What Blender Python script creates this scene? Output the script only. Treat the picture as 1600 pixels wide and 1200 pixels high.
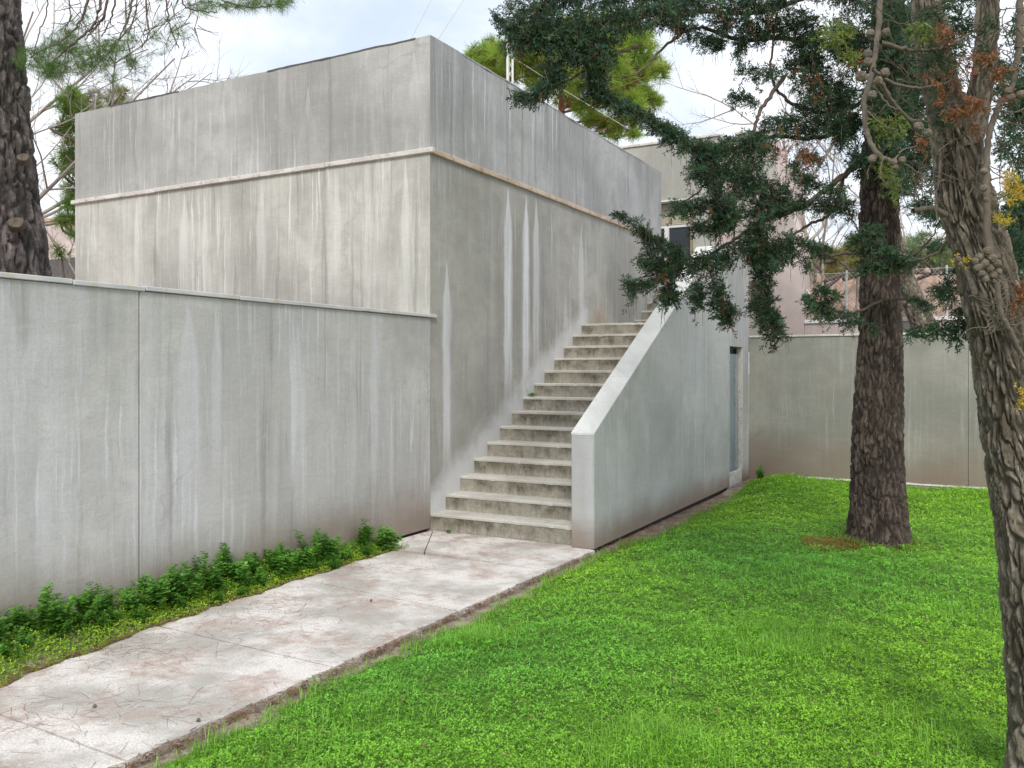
import bpy, bmesh, math, random
import numpy as np
from mathutils import Vector, Matrix, noise
R = math.radians
random.seed(7); rng = np.random.default_rng(7)
scene = bpy.context.scene
for o in list(bpy.data.objects): bpy.data.objects.remove(o, do_unlink=True)
col = scene.collection

# ------------------------------------------------------------------ camera
F_PX, HOR, YAW = 1365.4, 578.8, 0.50378            # focal length and horizon in photo pixels (1600 wide)
CAM = np.array([4.952, -7.281, 1.6])
cam_d = bpy.data.cameras.new('camera'); cam = bpy.data.objects.new('camera', cam_d); col.objects.link(cam)
cam.location = CAM; cam.rotation_euler = (R(90), 0, YAW)
cam_d.sensor_width = 36; cam_d.lens = F_PX / 1600 * 36; cam_d.shift_y = -(600 - HOR) / 1600
cam_d.clip_start = 0.05; cam_d.clip_end = 2000
scene.camera = cam
CO, SI = math.cos(YAW), math.sin(YAW)
def ray(u, v):
    a = (u - 800) / F_PX
    return np.array([a * CO - SI, a * SI + CO, (HOR - v) / F_PX])
def at(u, v, d): return CAM + ray(u, v) * d                       # point seen at (u, v), d metres ahead
def on_x(u, v, x): r = ray(u, v); return CAM + r * ((x - CAM[0]) / r[0])
def on_y(u, v, y): r = ray(u, v); return CAM + r * ((y - CAM[1]) / r[1])
def on_z(u, v, z): r = ray(u, v); return CAM + r * ((z - CAM[2]) / r[2])

# ------------------------------------------------------------------ node helper
class NT:
    def __init__(s, tree): s.t = tree; s.n = tree.nodes; s.l = tree.links; s.n.clear()
    def new(s, kind, **kw):
        n = s.n.new(kind)
        for k, v in kw.items(): setattr(n, k, v)
        return n
    def put(s, sock, v):
        if isinstance(v, bpy.types.NodeSocket): s.l.new(v, sock)
        elif v is not None: sock.default_value = v
    def math(s, op, a, b=None, c=None, clamp=False):
        n = s.new('ShaderNodeMath', operation=op, use_clamp=clamp)
        for i, v in enumerate((a, b, c)):
            if v is not None: s.put(n.inputs[i], v)
        return n.outputs[0]
    def xyz(s, v):
        n = s.new('ShaderNodeSeparateXYZ'); s.l.new(v, n.inputs[0]); return n.outputs
    def vec(s, x, y, z):
        n = s.new('ShaderNodeCombineXYZ')
        for i, v in enumerate((x, y, z)): s.put(n.inputs[i], v)
        return n.outputs[0]
    def noise(s, v, scale=1, detail=3, rough=.55, dist=0):
        n = s.new('ShaderNodeTexNoise'); s.l.new(v, n.inputs['Vector'])
        n.inputs['Scale'].default_value = scale; n.inputs['Detail'].default_value = detail
        n.inputs['Roughness'].default_value = rough; n.inputs['Distortion'].default_value = dist
        return n.outputs[0]
    def ramp(s, f, lo, hi, a=0., b=1., smooth=True):
        n = s.new('ShaderNodeMapRange', interpolation_type='SMOOTHSTEP' if smooth else 'LINEAR')
        s.put(n.inputs[0], f)
        for i, v in enumerate((lo, hi, a, b)): s.put(n.inputs[i + 1], v)
        return n.outputs[0]
    def mix(s, f, a, b, blend='MIX'):
        n = s.new('ShaderNodeMix', data_type='RGBA', blend_type=blend); s.put(n.inputs[0], f)
        for i, v in ((6, a), (7, b)):
            if isinstance(v, tuple): v = (*v[:3], 1)
            s.put(n.inputs[i], v)
        return n.outputs[2]
    def pos(s): return s.new('ShaderNodeNewGeometry').outputs['Position']

# ------------------------------------------------------------------ world: overcast sky
SUN_AZ, SUN_EL = R(152), R(42)          # direction the light comes from (azimuth measured from +y towards +x)
world = bpy.data.worlds.new('World'); scene.world = world; world.use_nodes = True
w = NT(world.node_tree)
sky = w.new('ShaderNodeTexSky', sky_type='NISHITA'); sky.sun_disc = False
sky.sun_elevation = SUN_EL; sky.sun_rotation = SUN_AZ; sky.air_density = 1.2; sky.dust_density = 2.0
gen = w.new('ShaderNodeTexCoord').outputs['Generated']
gx, gy, gz = w.xyz(gen)
den = w.math('ADD', w.math('MAXIMUM', gz, 0.), .22)
cv = w.vec(w.math('DIVIDE', gx, den), w.math('DIVIDE', gy, den), 0.)
c1 = w.noise(cv, 1.1, 6, .55, .4)
cl = w.mix(w.ramp(c1, .33, .60), (.50, .58, .69), (.84, .86, .89))
skyc = w.mix(1.0, sky.outputs[0], (.1, .1, .1), 'MULTIPLY')
full = w.mix(.93, skyc, cl)
bg = w.new('ShaderNodeBackground'); w.l.new(full, bg.inputs[0]); bg.inputs[1].default_value = 1.0
w.l.new(bg.outputs[0], w.new('ShaderNodeOutputWorld').inputs[0])
sun_d = bpy.data.lights.new('sun', 'SUN'); sun_d.energy = 1.5; sun_d.angle = R(15); sun_d.color = (1, .95, .87)
sun = bpy.data.objects.new('sun', sun_d); col.objects.link(sun)
sd = Vector((math.sin(SUN_AZ) * math.cos(SUN_EL), math.cos(SUN_AZ) * math.cos(SUN_EL), math.sin(SUN_EL)))
sun.rotation_euler = sd.to_track_quat('Z', 'Y').to_euler(); sun.location = (0, -20, 20)
scene.view_settings.view_transform = 'Standard'; scene.view_settings.look = 'None'
scene.view_settings.exposure = 0.6; scene.view_settings.gamma = 1.0
scene.cycles.max_bounces = 6; scene.cycles.diffuse_bounces = 3; scene.cycles.glossy_bounces = 2; scene.cycles.transmission_bounces = 4; scene.cycles.transparent_max_bounces = 4

# ------------------------------------------------------------------ object helpers
def link(name, me, mat=None, parent=None, smooth=False):
    o = bpy.data.objects.new(name, me); col.objects.link(o)
    if mat and not me.materials: me.materials.append(mat)
    if smooth: me.polygons.foreach_set('use_smooth', [True] * len(me.polygons))
    if parent:
        o.parent = parent; o.matrix_parent_inverse = Matrix.Translation(-Vector(parent.location))
    return o
def mesh(name, V, Fc, mat=None, parent=None, smooth=False):
    me = bpy.data.meshes.new(name); me.from_pydata([tuple(map(float, v)) for v in V], [], [tuple(map(int, f)) for f in Fc]); me.update()
    return link(name, me, mat, parent, smooth)
def fast_mesh(name, V, Fc, mat, parent=None, colors=None, smooth=False):
    """V (n,3) float array, Fc (m,k) int array, colors (n,3)"""
    me = bpy.data.meshes.new(name); V = np.asarray(V, np.float32); Fc = np.asarray(Fc, np.int32); m, k = Fc.shape
    me.vertices.add(len(V)); me.vertices.foreach_set('co', V.ravel())
    me.loops.add(m * k); me.loops.foreach_set('vertex_index', Fc.ravel())
    me.polygons.add(m); me.polygons.foreach_set('loop_start', np.arange(0, m * k, k, dtype=np.int32))
    if colors is not None:
        ca = me.color_attributes.new('tint', 'FLOAT_COLOR', 'POINT')
        ca.data.foreach_set('color', np.concatenate([np.asarray(colors, np.float32), np.ones((len(V), 1), np.float32)], 1).ravel())
    me.update(calc_edges=True); me.validate()
    return link(name, me, mat, parent, smooth)
def tag(o, label=None, cat=None, group=None, kind=None):
    for k, v in (('label', label), ('category', cat), ('group', group), ('kind', kind)):
        if v: o[k] = v
    return o
def empty(name, loc, label, cat, group=None):
    o = bpy.data.objects.new(name, None); col.objects.link(o); o.location = tuple(map(float, loc)); o.empty_display_size = .2
    return tag(o, label, cat, group, 'thing' if name.endswith('_wall') else None)
def box(name, a, b, mat, parent=None, bev=.0):
    bm = bmesh.new(); bmesh.ops.create_cube(bm, size=1)
    for v in bm.verts: v.co = Vector([a[i] + (v.co[i] + .5) * (b[i] - a[i]) for i in range(3)])
    if bev: bmesh.ops.bevel(bm, geom=bm.edges[:], offset=bev, segments=1, affect='EDGES')
    me = bpy.data.meshes.new(name); bm.to_mesh(me); bm.free()
    return link(name, me, mat, parent)
def prism(name, poly, axis, a, b, mat, parent=None, bev=0.):
    """polygon in the two other axes, extruded along axis from a to b"""
    def P(p, t): q = list(p); q.insert(axis, t); return q
    n = len(poly); V = [P(p, a) for p in poly] + [P(p, b) for p in poly]
    Fc = [list(range(n)), list(range(2 * n - 1, n - 1, -1))] + [[i, i + n, (i + 1) % n + n, (i + 1) % n] for i in range(n)]
    bm = bmesh.new(); vs = [bm.verts.new(v) for v in V]
    for f in Fc: bm.faces.new([vs[i] for i in f])
    bmesh.ops.recalc_face_normals(bm, faces=bm.faces[:])
    if bev: bmesh.ops.bevel(bm, geom=bm.edges[:], offset=bev, segments=1, affect='EDGES')
    me = bpy.data.meshes.new(name); bm.to_mesh(me); bm.free()
    return link(name, me, mat, parent)
def tube_arrays(P, rad, sides=6, off=0):
    P = np.asarray(P, float); n = len(P); rad = np.broadcast_to(np.asarray(rad, float), (n,))
    T = np.gradient(P, axis=0); T /= np.linalg.norm(T, axis=1)[:, None] + 1e-9
    ref = np.array([0.3, .2, 1.]) if abs(T[:, 2]).mean() < .8 else np.array([1., .2, .1])
    X = np.cross(T, ref); X /= np.linalg.norm(X, axis=1)[:, None] + 1e-9
    Yv = np.cross(T, X)
    a = np.linspace(0, 2 * np.pi, sides, endpoint=False)
    V = P[:, None] + rad[:, None, None] * (np.cos(a)[None, :, None] * X[:, None] + np.sin(a)[None, :, None] * Yv[:, None])
    i = np.arange(n - 1)[:, None] * sides; j = np.arange(sides)[None]; k = (j + 1) % sides
    Fc = np.stack([i + j, i + k, i + sides + k, i + sides + j], -1).reshape(-1, 4) + off
    return V.reshape(-1, 3), Fc
class Tubes:
    def __init__(s): s.V = []; s.F = []; s.n = 0
    def add(s, P, rad, sides=5):
        V, Fc = tube_arrays(P, rad, sides, s.n); s.V.append(V); s.F.append(Fc); s.n += len(V)
    def build(s, name, mat, parent=None, smooth=True):
        return fast_mesh(name, np.concatenate(s.V), np.concatenate(s.F), mat, parent, smooth=smooth)
def smooth_line(P, n):
    """Catmull-Rom through points"""
    P = np.asarray(P, float); P = np.vstack([2 * P[0] - P[1], P, 2 * P[-1] - P[-2]]); m = len(P) - 3
    out = []
    for t in np.linspace(0, m - 1e-6, n):
        i = int(t); f = t - i; a, b, c, d = P[i:i + 4]
        out.append(.5 * (2 * b + (c - a) * f + (2 * a - 5 * b + 4 * c - d) * f * f + (3 * b - a - 3 * c + d) * f ** 3))
    return np.array(out)

# ------------------------------------------------------------------ materials
def material(name):
    m = bpy.data.materials.new(name); m.use_nodes = True; t = NT(m.node_tree)
    p = t.new('ShaderNodeBsdfPrincipled'); o = t.new('ShaderNodeOutputMaterial'); t.l.new(p.outputs[0], o.inputs[0])
    p.inputs['Specular IOR Level'].default_value = .3
    return m, t, p, o
def bump(t, p, h, strength=.3, dist=.01):
    b = t.new('ShaderNodeBump'); t.put(b.inputs['Height'], h); b.inputs['Strength'].default_value = strength; b.inputs['Distance'].default_value = dist
    t.l.new(b.outputs[0], p.inputs['Normal'])
def concrete(name, base, white=(.74, .75, .78), dark=(.22, .215, .20), streak=.5, drips=(), foot=0., footz=0., stairs=False, rust=(), tint=None, seed=0.):
    m, t, p, o = material(name)
    P = t.pos(); x, y, z = t.xyz(P); u = t.math('ADD', x, y); u = t.math('ADD', u, seed)
    flat = t.vec(u, z, t.math('MULTIPLY', t.math('SUBTRACT', x, y), .05))
    big = t.noise(flat, .55, 5, .6); mid = t.noise(flat, 2.3, 6, .62, .6)
    c = t.mix(t.ramp(big, .35, .68), tuple(k * .74 for k in base), tuple(k * 1.16 for k in base))
    c = t.mix(t.ramp(mid, .38, .72, 0, .6), c, tuple(k * .70 for k in base))
    if tint: c = t.mix(t.ramp(t.noise(flat, .8, 3), .35, .7, 0, .7), c, tint)
    # vertical run-off streaks: noise stretched along z, breaking up with height
    wob = t.math('MULTIPLY', t.math('SUBTRACT', t.noise(flat, 3.0, 2), .5), .05)
    us = t.math('ADD', u, wob)
    s1 = t.noise(t.vec(t.math('MULTIPLY', us, 4.2), t.math('MULTIPLY', z, .22), seed), 1, 3, .6)
    s2 = t.noise(t.vec(t.math('MULTIPLY', us, 21), t.math('MULTIPLY', z, .7), seed + 3), 1, 3, .65)
    s3 = t.noise(t.vec(t.math('MULTIPLY', us, 9), t.math('MULTIPLY', z, .3), seed + 8), 1, 4, .65)
    msk = t.ramp(t.noise(flat, .7, 3), .36, .62)
    c = t.mix(t.math('MULTIPLY', t.ramp(s1, .50, .72), .55 * streak), c, white)
    c = t.mix(t.math('MULTIPLY', t.math('MULTIPLY', t.ramp(s2, .54, .68), msk), 1.15 * streak), c, white)
    c = t.mix(t.math('MULTIPLY', t.ramp(s3, .53, .70), .7 * streak), c, dark)
    s4 = t.noise(t.vec(t.math('MULTIPLY', us, 46), t.math('MULTIPLY', z, 1.6), seed + 5), 1, 4, .7)
    c = t.mix(t.math('MULTIPLY', t.ramp(s4, .56, .70), .5 * streak), c, white)
    c = t.mix(t.math('MULTIPLY', t.ramp(s4, .32, .44, 1., 0.), .35 * streak), c, dark)
    blot = t.noise(flat, 9, 6, .72, .5)
    c = t.mix(t.ramp(blot, .50, .72, 0, .24), c, tuple(k * .72 for k in base)); c = t.mix(t.ramp(blot, .30, .46, .16, 0), c, tuple(min(1, k * 1.3) for k in base))
    for (h0, wd, z0, z1, amt) in drips:                     # single lime runs with their own shape
        d = t.math('ABSOLUTE', t.math('SUBTRACT', t.math('ADD', u, t.math('MULTIPLY', wob, 1.2)), h0 + seed))
        up = t.ramp(z, z1 - .55, z1, 1., .12); ww = t.math('MULTIPLY', up, wd * 2.1)
        f = t.ramp(t.math('DIVIDE', d, ww), .45, 1.1, 1., 0.)
        fz = t.math('MULTIPLY', t.ramp(z, z0, z0 + .9), t.ramp(z, z1 - .08, z1 + .02, 1., 0.))
        f = t.math('MULTIPLY', t.math('MULTIPLY', f, fz), t.ramp(t.noise(t.vec(t.math('MULTIPLY', us, 20), t.math('MULTIPLY', z, .8), 0.), 1, 3), .25, .6, .45, 1.))
        c = t.mix(t.math('MULTIPLY', f, amt), c, white)
    if stairs:                                              # lime splash along the flight
        g = t.math('SUBTRACT', z, t.math('MULTIPLY_ADD', y, .5635, .1))
        f = t.math('MULTIPLY', t.ramp(t.math('ADD', g, t.math('MULTIPLY', t.math('SUBTRACT', mid, .5), .5)), .10, .42, 1., 0.), t.ramp(y, 3.75, 4.0, 1., 0.))
        c = t.mix(t.math('MULTIPLY', f, .72), c, white)
    for (h0, wd, z0, z1) in rust:
        f = t.math('MULTIPLY', t.ramp(t.math('ABSOLUTE', t.math('SUBTRACT', us, h0 + seed)), wd * .3, wd, 1., 0.), t.ramp(t.math('ADD', z, t.math('MULTIPLY', s2, .3)), z0 + .1, z1 + .2, 1., 0.))
        c = t.mix(t.math('MULTIPLY', f, .45), c, (.36, .22, .11))
    if foot:                                                # soil splashed up the foot of the wall
        zz = t.math('ADD', z, t.math('MULTIPLY', t.math('SUBTRACT', t.noise(flat, 1.3, 5, .6), .5), .9 * foot))
        c = t.mix(t.ramp(zz, footz, footz + foot, .9, 0.), c, (.25, .19, .145))
    # hairline cracks
    vor = t.new('ShaderNodeTexVoronoi', feature='DISTANCE_TO_EDGE'); vor.inputs['Scale'].default_value = .3
    dv = t.new('ShaderNodeVectorMath', operation='ADD'); t.l.new(flat, dv.inputs[0])
    nz = t.new('ShaderNodeTexNoise'); t.l.new(flat, nz.inputs['Vector']); nz.inputs['Scale'].default_value = 1.6; nz.inputs['Detail'].default_value = 5
    sc = t.new('ShaderNodeVectorMath', operation='SCALE'); t.l.new(nz.outputs[1], sc.inputs[0]); sc.inputs['Scale'].default_value = .9
    t.l.new(sc.outputs[0], dv.inputs[1]); t.l.new(dv.outputs[0], vor.inputs['Vector'])
    cr = t.math('MULTIPLY', t.ramp(vor.outputs[0], .0, .006, 1., 0.), t.ramp(big, .5, .58))
    c = t.mix(t.math('MULTIPLY', cr, .22), c, tuple(k * .45 for k in base))
    fine = t.noise(P, 60, 4, .7); c = t.mix(t.ramp(fine, .35, .7, 0, .16), c, dark)
    t.l.new(c, p.inputs['Base Color']); p.inputs['Roughness'].default_value = .88; p.inputs['Specular IOR Level'].default_value = .2
    trowel = t.noise(t.vec(t.math('MULTIPLY', u, 2.2), t.math('MULTIPLY', z, 7), 0.), 1, 4, .6)
    hgt = t.math('ADD', t.math('MULTIPLY', fine, .25), t.math('ADD', t.math('MULTIPLY', trowel, .8), t.math('MULTIPLY', mid, .8)))
    bump(t, p, hgt, .5, .014)
    return m
GREY = (.40, .395, .37)
M = {}
_d = lambda u, v: float(on_x(u, v, 0)[1])
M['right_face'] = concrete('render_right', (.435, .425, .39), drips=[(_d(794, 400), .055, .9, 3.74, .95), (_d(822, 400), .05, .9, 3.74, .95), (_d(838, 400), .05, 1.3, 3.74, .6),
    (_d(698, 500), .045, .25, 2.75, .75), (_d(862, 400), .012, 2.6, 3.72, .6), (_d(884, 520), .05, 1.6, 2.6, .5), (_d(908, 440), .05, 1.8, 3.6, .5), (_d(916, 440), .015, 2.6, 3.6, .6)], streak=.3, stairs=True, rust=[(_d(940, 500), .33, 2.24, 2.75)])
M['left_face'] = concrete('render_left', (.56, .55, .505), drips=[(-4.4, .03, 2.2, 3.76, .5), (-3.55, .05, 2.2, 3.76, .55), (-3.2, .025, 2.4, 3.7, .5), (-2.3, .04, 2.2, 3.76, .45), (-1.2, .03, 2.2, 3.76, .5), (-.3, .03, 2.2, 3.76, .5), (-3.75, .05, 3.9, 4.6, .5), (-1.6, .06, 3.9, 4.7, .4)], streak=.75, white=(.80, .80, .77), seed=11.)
M['band_left'] = concrete('render_band_left', (.47, .465, .445), streak=.62, white=(.68, .68, .68), dark=(.22, .22, .215), drips=[(-3.75, .05, 3.9, 4.6, .5), (-1.6, .06, 3.9, 4.7, .4), (-2.9, .04, 3.9, 4.9, .4), (-.2, .04, 3.9, 4.9, .4)], seed=9.)
M['band'] = concrete('render_band', (.46, .46, .46), streak=.72, white=(.68, .69, .74), dark=(.20, .20, .205), seed=4.)
M['garden'] = concrete('render_garden', (.535, .525, .505), drips=[(-3.0, .06, .3, 2.1, .5), (-2.75, .03, .5, 2.1, .45), (-1.95, .02, .5, 2.1, .7), (-1.9, .05, .3, 2.0, .4), (-4.3, .08, .4, 2.1, .35), (-.9, .04, .6, 2.1, .35)], streak=.68, white=(.66, .67, .71), dark=(.22, .22, .22), foot=.6, footz=.02, tint=(.50, .495, .505), seed=2.)
M['stairwall'] = concrete('render_stairwall', (.56, .555, .545), streak=.58, white=(.70, .71, .76), dark=(.36, .36, .37), foot=.35, footz=.02, tint=(.545, .545, .565), seed=7.)
M['backwall'] = concrete('render_backwall', (.36, .352, .315), streak=.34, white=(.55, .55, .55), foot=.95, footz=.02, seed=15.)
M['coping'] = concrete('limewash', (.80, .80, .77), streak=.2, white=(.86, .86, .85), dark=(.36, .37, .34), seed=21.)
M['house'] = concrete('render_house', (.50, .49, .44), streak=.3, white=(.6, .6, .58), seed=31.)
M['pink'] = concrete('render_pink', (.76, .64, .61), streak=.2, white=(.72, .63, .60), dark=(.4, .3, .27), seed=41.)

def plain(name, c, rough=.6, metal=0., var=.15, scale=20, bmp=.2):
    m, t, p, o = material(name); n = t.noise(t.pos(), scale, 5, .6)
    t.l.new(t.mix(t.ramp(n, .3, .7), tuple(k * (1 - var) for k in c), tuple(min(1, k * (1 + var)) for k in c)), p.inputs['Base Color'])
    p.inputs['Roughness'].default_value = rough; p.inputs['Metallic'].default_value = metal
    bump(t, p, n, bmp, .005); return m
def two_tone(name, a, b, c, scale=3, rough=.8, stretch=(1, 1, 1)):
    m, t, p, o = material(name); x, y, z = t.xyz(t.pos())
    v = t.vec(t.math('MULTIPLY', x, stretch[0]), t.math('MULTIPLY', y, stretch[1]), t.math('MULTIPLY', z, stretch[2]))
    n1 = t.noise(v, scale, 5, .6, .3); n2 = t.noise(v, scale * 4.3, 5, .6)
    cc = t.mix(t.ramp(n1, .42, .58), a, b); cc = t.mix(t.ramp(n2, .55, .7, 0, .8), cc, c)
    t.l.new(cc, p.inputs['Base Color']); p.inputs['Roughness'].default_value = rough; bump(t, p, n2, .4, .008); return m
M['cornice_light'] = two_tone('cornice_stone', (.72, .69, .65), (.6, .56, .52), (.3, .27, .23), 4)
M['cornice_ochre'] = two_tone('cornice_ochre', (.52, .40, .29), (.62, .51, .40), (.30, .21, .13), 4)
M['cap'] = two_tone('wall_cap', (.50, .51, .53), (.60, .59, .57), (.55, .42, .27), 2.2)
M['membrane'] = plain('roof_membrane', (.12, .115, .11), .8)
M['gap'] = plain('gap_shade_paint', (.06, .05, .045), .95)  # near-black colour painting the shade in gaps and behind openings
M['metal_blue'] = two_tone('door_paint', (.23, .28, .32), (.29, .34, .38), (.16, .17, .18), 5, .45, (1, 1, .3))
M['jamb'] = two_tone('chipped_jamb', (.60, .57, .54), (.66, .64, .61), (.24, .16, .12), 9)
M['white_paint'] = plain('white_paint', (.78, .78, .76), .5, var=.06)
M['galv'] = plain('galvanised', (.55, .56, .57), .45, .6)
M['shutter'] = plain('shutter', (.52, .47, .36), .6, var=.06)
M['frame_ochre'] = plain('window_frame', (.55, .47, .30), .5)
m, t, p, o = material('glass'); p.inputs['Base Color'].default_value = (.05, .06, .07, 1); p.inputs['Roughness'].default_value = .04; p.inputs['Specular IOR Level'].default_value = .9; M['glass'] = m

# path concrete
m, t, p, o = material('path_concrete'); P = t.pos()
n1 = t.noise(P, 1.7, 6, .55, .1); n2 = t.noise(P, 11, 6, .72); n3 = t.noise(P, 90, 3, .7)
c = t.mix(t.ramp(n1, .38, .60), (.47, .46, .425), (.80, .77, .74)); c = t.mix(t.ramp(n2, .50, .70, 0, .6), c, (.42, .34, .29))
c = t.mix(t.ramp(n2, .33, .43, .5, 0), c, (.84, .81, .79)); c = t.mix(t.math('MULTIPLY', t.ramp(t.noise(P, 2.6, 7, .66), .46, .66), t.ramp(n2, .36, .58, .35, .85)), c, (.44, .335, .285)); c = t.mix(t.ramp(n3, .42, .66, 0, .5), c, (.36, .29, .26))
t.l.new(c, p.inputs['Base Color']); p.inputs['Roughness'].default_value = .9; bump(t, p, t.math('ADD', n3, n2), .4, .008); M['path'] = m
# soil
m, t, p, o = material('soil'); P = t.pos(); n1 = t.noise(P, 5, 6, .7); n2 = t.noise(P, 40, 5, .7)
c = t.mix(t.ramp(n1, .35, .65), (.20, .15, .115), (.42, .345, .285)); c = t.mix(t.ramp(n2, .5, .7, 0, .7), c, (.52, .44, .37))
t.l.new(c, p.inputs['Base Color']); p.inputs['Roughness'].default_value = .95; bump(t, p, n2, .8, .02); M['soil'] = m
m, t, p, o = material('turf'); P = t.pos(); n1 = t.noise(P, 9, 6, .7)
t.l.new(t.mix(t.ramp(n1, .35, .65), (.06, .12, .02), (.12, .24, .03)), p.inputs['Base Color']); p.inputs['Roughness'].default_value = .95; M['turf'] = m
# stair concrete: pale tread, risers with algae running down from the nosing
m, t, p, o = material('step_concrete'); P = t.pos(); x, y, z = t.xyz(P)
oc = t.new('ShaderNodeTexCoord').outputs['Object']; ox, oy, oz = t.xyz(oc)
n1 = t.noise(P, 2.2, 5, .6); n2 = t.noise(P, 16, 6, .68); n3 = t.noise(P, 110, 3, .7)
sv = t.noise(t.vec(t.math('MULTIPLY', x, 17), t.math('MULTIPLY', y, 17), t.math('MULTIPLY', z, 2.2)), 1, 4, .65)
c = t.mix(t.ramp(n1, .35, .65), (.55, .525, .475), (.70, .675, .62)); c = t.mix(t.ramp(n3, .35, .7, 0, .35), c, (.24, .22, .18))
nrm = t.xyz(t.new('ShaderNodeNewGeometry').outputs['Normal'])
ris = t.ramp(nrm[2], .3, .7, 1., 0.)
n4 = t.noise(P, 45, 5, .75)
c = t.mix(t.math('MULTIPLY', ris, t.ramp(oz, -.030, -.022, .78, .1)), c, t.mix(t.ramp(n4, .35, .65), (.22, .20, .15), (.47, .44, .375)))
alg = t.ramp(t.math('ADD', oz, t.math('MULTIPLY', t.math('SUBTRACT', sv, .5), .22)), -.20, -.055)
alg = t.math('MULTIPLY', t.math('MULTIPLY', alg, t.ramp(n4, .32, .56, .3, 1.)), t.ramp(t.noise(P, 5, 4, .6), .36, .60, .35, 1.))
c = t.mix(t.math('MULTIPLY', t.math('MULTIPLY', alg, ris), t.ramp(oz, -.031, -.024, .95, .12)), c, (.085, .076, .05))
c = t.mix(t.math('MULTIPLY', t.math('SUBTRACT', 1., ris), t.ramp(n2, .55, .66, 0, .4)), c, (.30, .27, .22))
t.l.new(c, p.inputs['Base Color']); p.inputs['Roughness'].default_value = .92; bump(t, p, t.math('ADD', n2, n3), .5, .01); M['step'] = m

def leafmat(name, base, trans=.35, rough=.5, spec=.3):
    m = bpy.data.materials.new(name); m.use_nodes = True; t = NT(m.node_tree)
    a = t.new('ShaderNodeAttribute'); a.attribute_name = 'tint'
    c = t.mix(1., (*base, 1), a.outputs['Color'], 'MULTIPLY')
    p = t.new('ShaderNodeBsdfPrincipled'); t.l.new(c, p.inputs['Base Color']); p.inputs['Roughness'].default_value = rough; p.inputs['Specular IOR Level'].default_value = spec
    tr = t.new('ShaderNodeBsdfTranslucent'); t.l.new(c, tr.inputs['Color'])
    mx = t.new('ShaderNodeMixShader'); mx.inputs[0].default_value = trans
    t.l.new(p.outputs[0], mx.inputs[1]); t.l.new(tr.outputs[0], mx.inputs[2])
    t.l.new(mx.outputs[0], t.new('ShaderNodeOutputMaterial').inputs[0]); return m
M['clover'] = leafmat('clover', (.30, .60, .06), .42, .4, .4)
M['weed'] = leafmat('weed', (.17, .36, .055), .35)
M['cypress'] = leafmat('cypress_foliage', (.088, .150, .080), .33)
M['dead'] = leafmat('dead_spray', (.27, .125, .055), .25)
M['pine'] = leafmat('pine_needles_green', (.11, .19, .05), .3)
M['stonepine'] = leafmat('stone_pine', (.32, .44, .07), .4)
M['bush'] = leafmat('bush', (.30, .31, .13), .35)
M['litter'] = leafmat('litter', (.30, .17, .11), .1, .8)
def bark(name, a, b, c, s=1.):
    m, t, p, o = material(name); P = t.pos(); x, y, z = t.xyz(P)
    at_ = t.new('ShaderNodeAttribute'); at_.attribute_name = 'tint'
    v = t.vec(x, y, t.math('MULTIPLY', z, .35)); n1 = t.noise(v, 9 * s, 6, .7); n2 = t.noise(v, 45 * s, 5, .7)
    cc = t.mix(t.ramp(n1, .36, .62), a, b); cc = t.mix(t.ramp(n2, .5, .7, 0, .75), cc, c)
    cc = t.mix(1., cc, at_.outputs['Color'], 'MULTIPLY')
    t.l.new(cc, p.inputs['Base Color']); p.inputs['Roughness'].default_value = .92; bump(t, p, t.math('ADD', n1, n2), .8, .012); return m
M['bark_dark'] = bark('bark_dark_pine', (.085, .07, .066), (.16, .135, .125), (.34, .31, .30))
M['bark_plate'] = bark('bark_plated', (.075, .054, .045), (.145, .108, .090), (.25, .20, .175))
M['bark_fibre'] = bark('bark_fibrous', (.12, .097, .073), (.23, .195, .155), (.40, .36, .30))
M['scar'] = two_tone('sawn_wood', (.12, .095, .072), (.17, .135, .105), (.06, .05, .042), 30)
M['twig'] = plain('twig_brown', (.13, .095, .085), .9)
M['twig_grey'] = plain('twig_grey', (.15, .125, .10), .9)
M['bare'] = plain('bare_twigs', (.36, .32, .29), .9)
M['bare_trunk'] = two_tone('bare_trunk', (.30, .25, .19), (.42, .36, .29), (.2, .16, .12), 6)
M['trunk_orange'] = plain('stone_pine_bark', (.30, .15, .08), .9)
M['cone'] = two_tone('cone', (.12, .098, .075), (.20, .165, .13), (.06, .045, .035), 60)
M['rooftile'] = two_tone('roof_tile', (.36, .23, .18), (.46, .33, .27), (.24, .15, .12), 3)

# ================================================================== SETTING
GZ = -.04
def grid_sheet(name, x0, x1, y0, y1, n, z, mat):
    return mesh(name, [(x0, y0, z), (x1, y0, z), (x1, y1, z), (x0, y1, z)], [(0, 1, 2, 3)], mat)
tag(grid_sheet('ground', -400, 400, -400, 400, 1, GZ, M['soil']), kind='structure')

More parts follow.
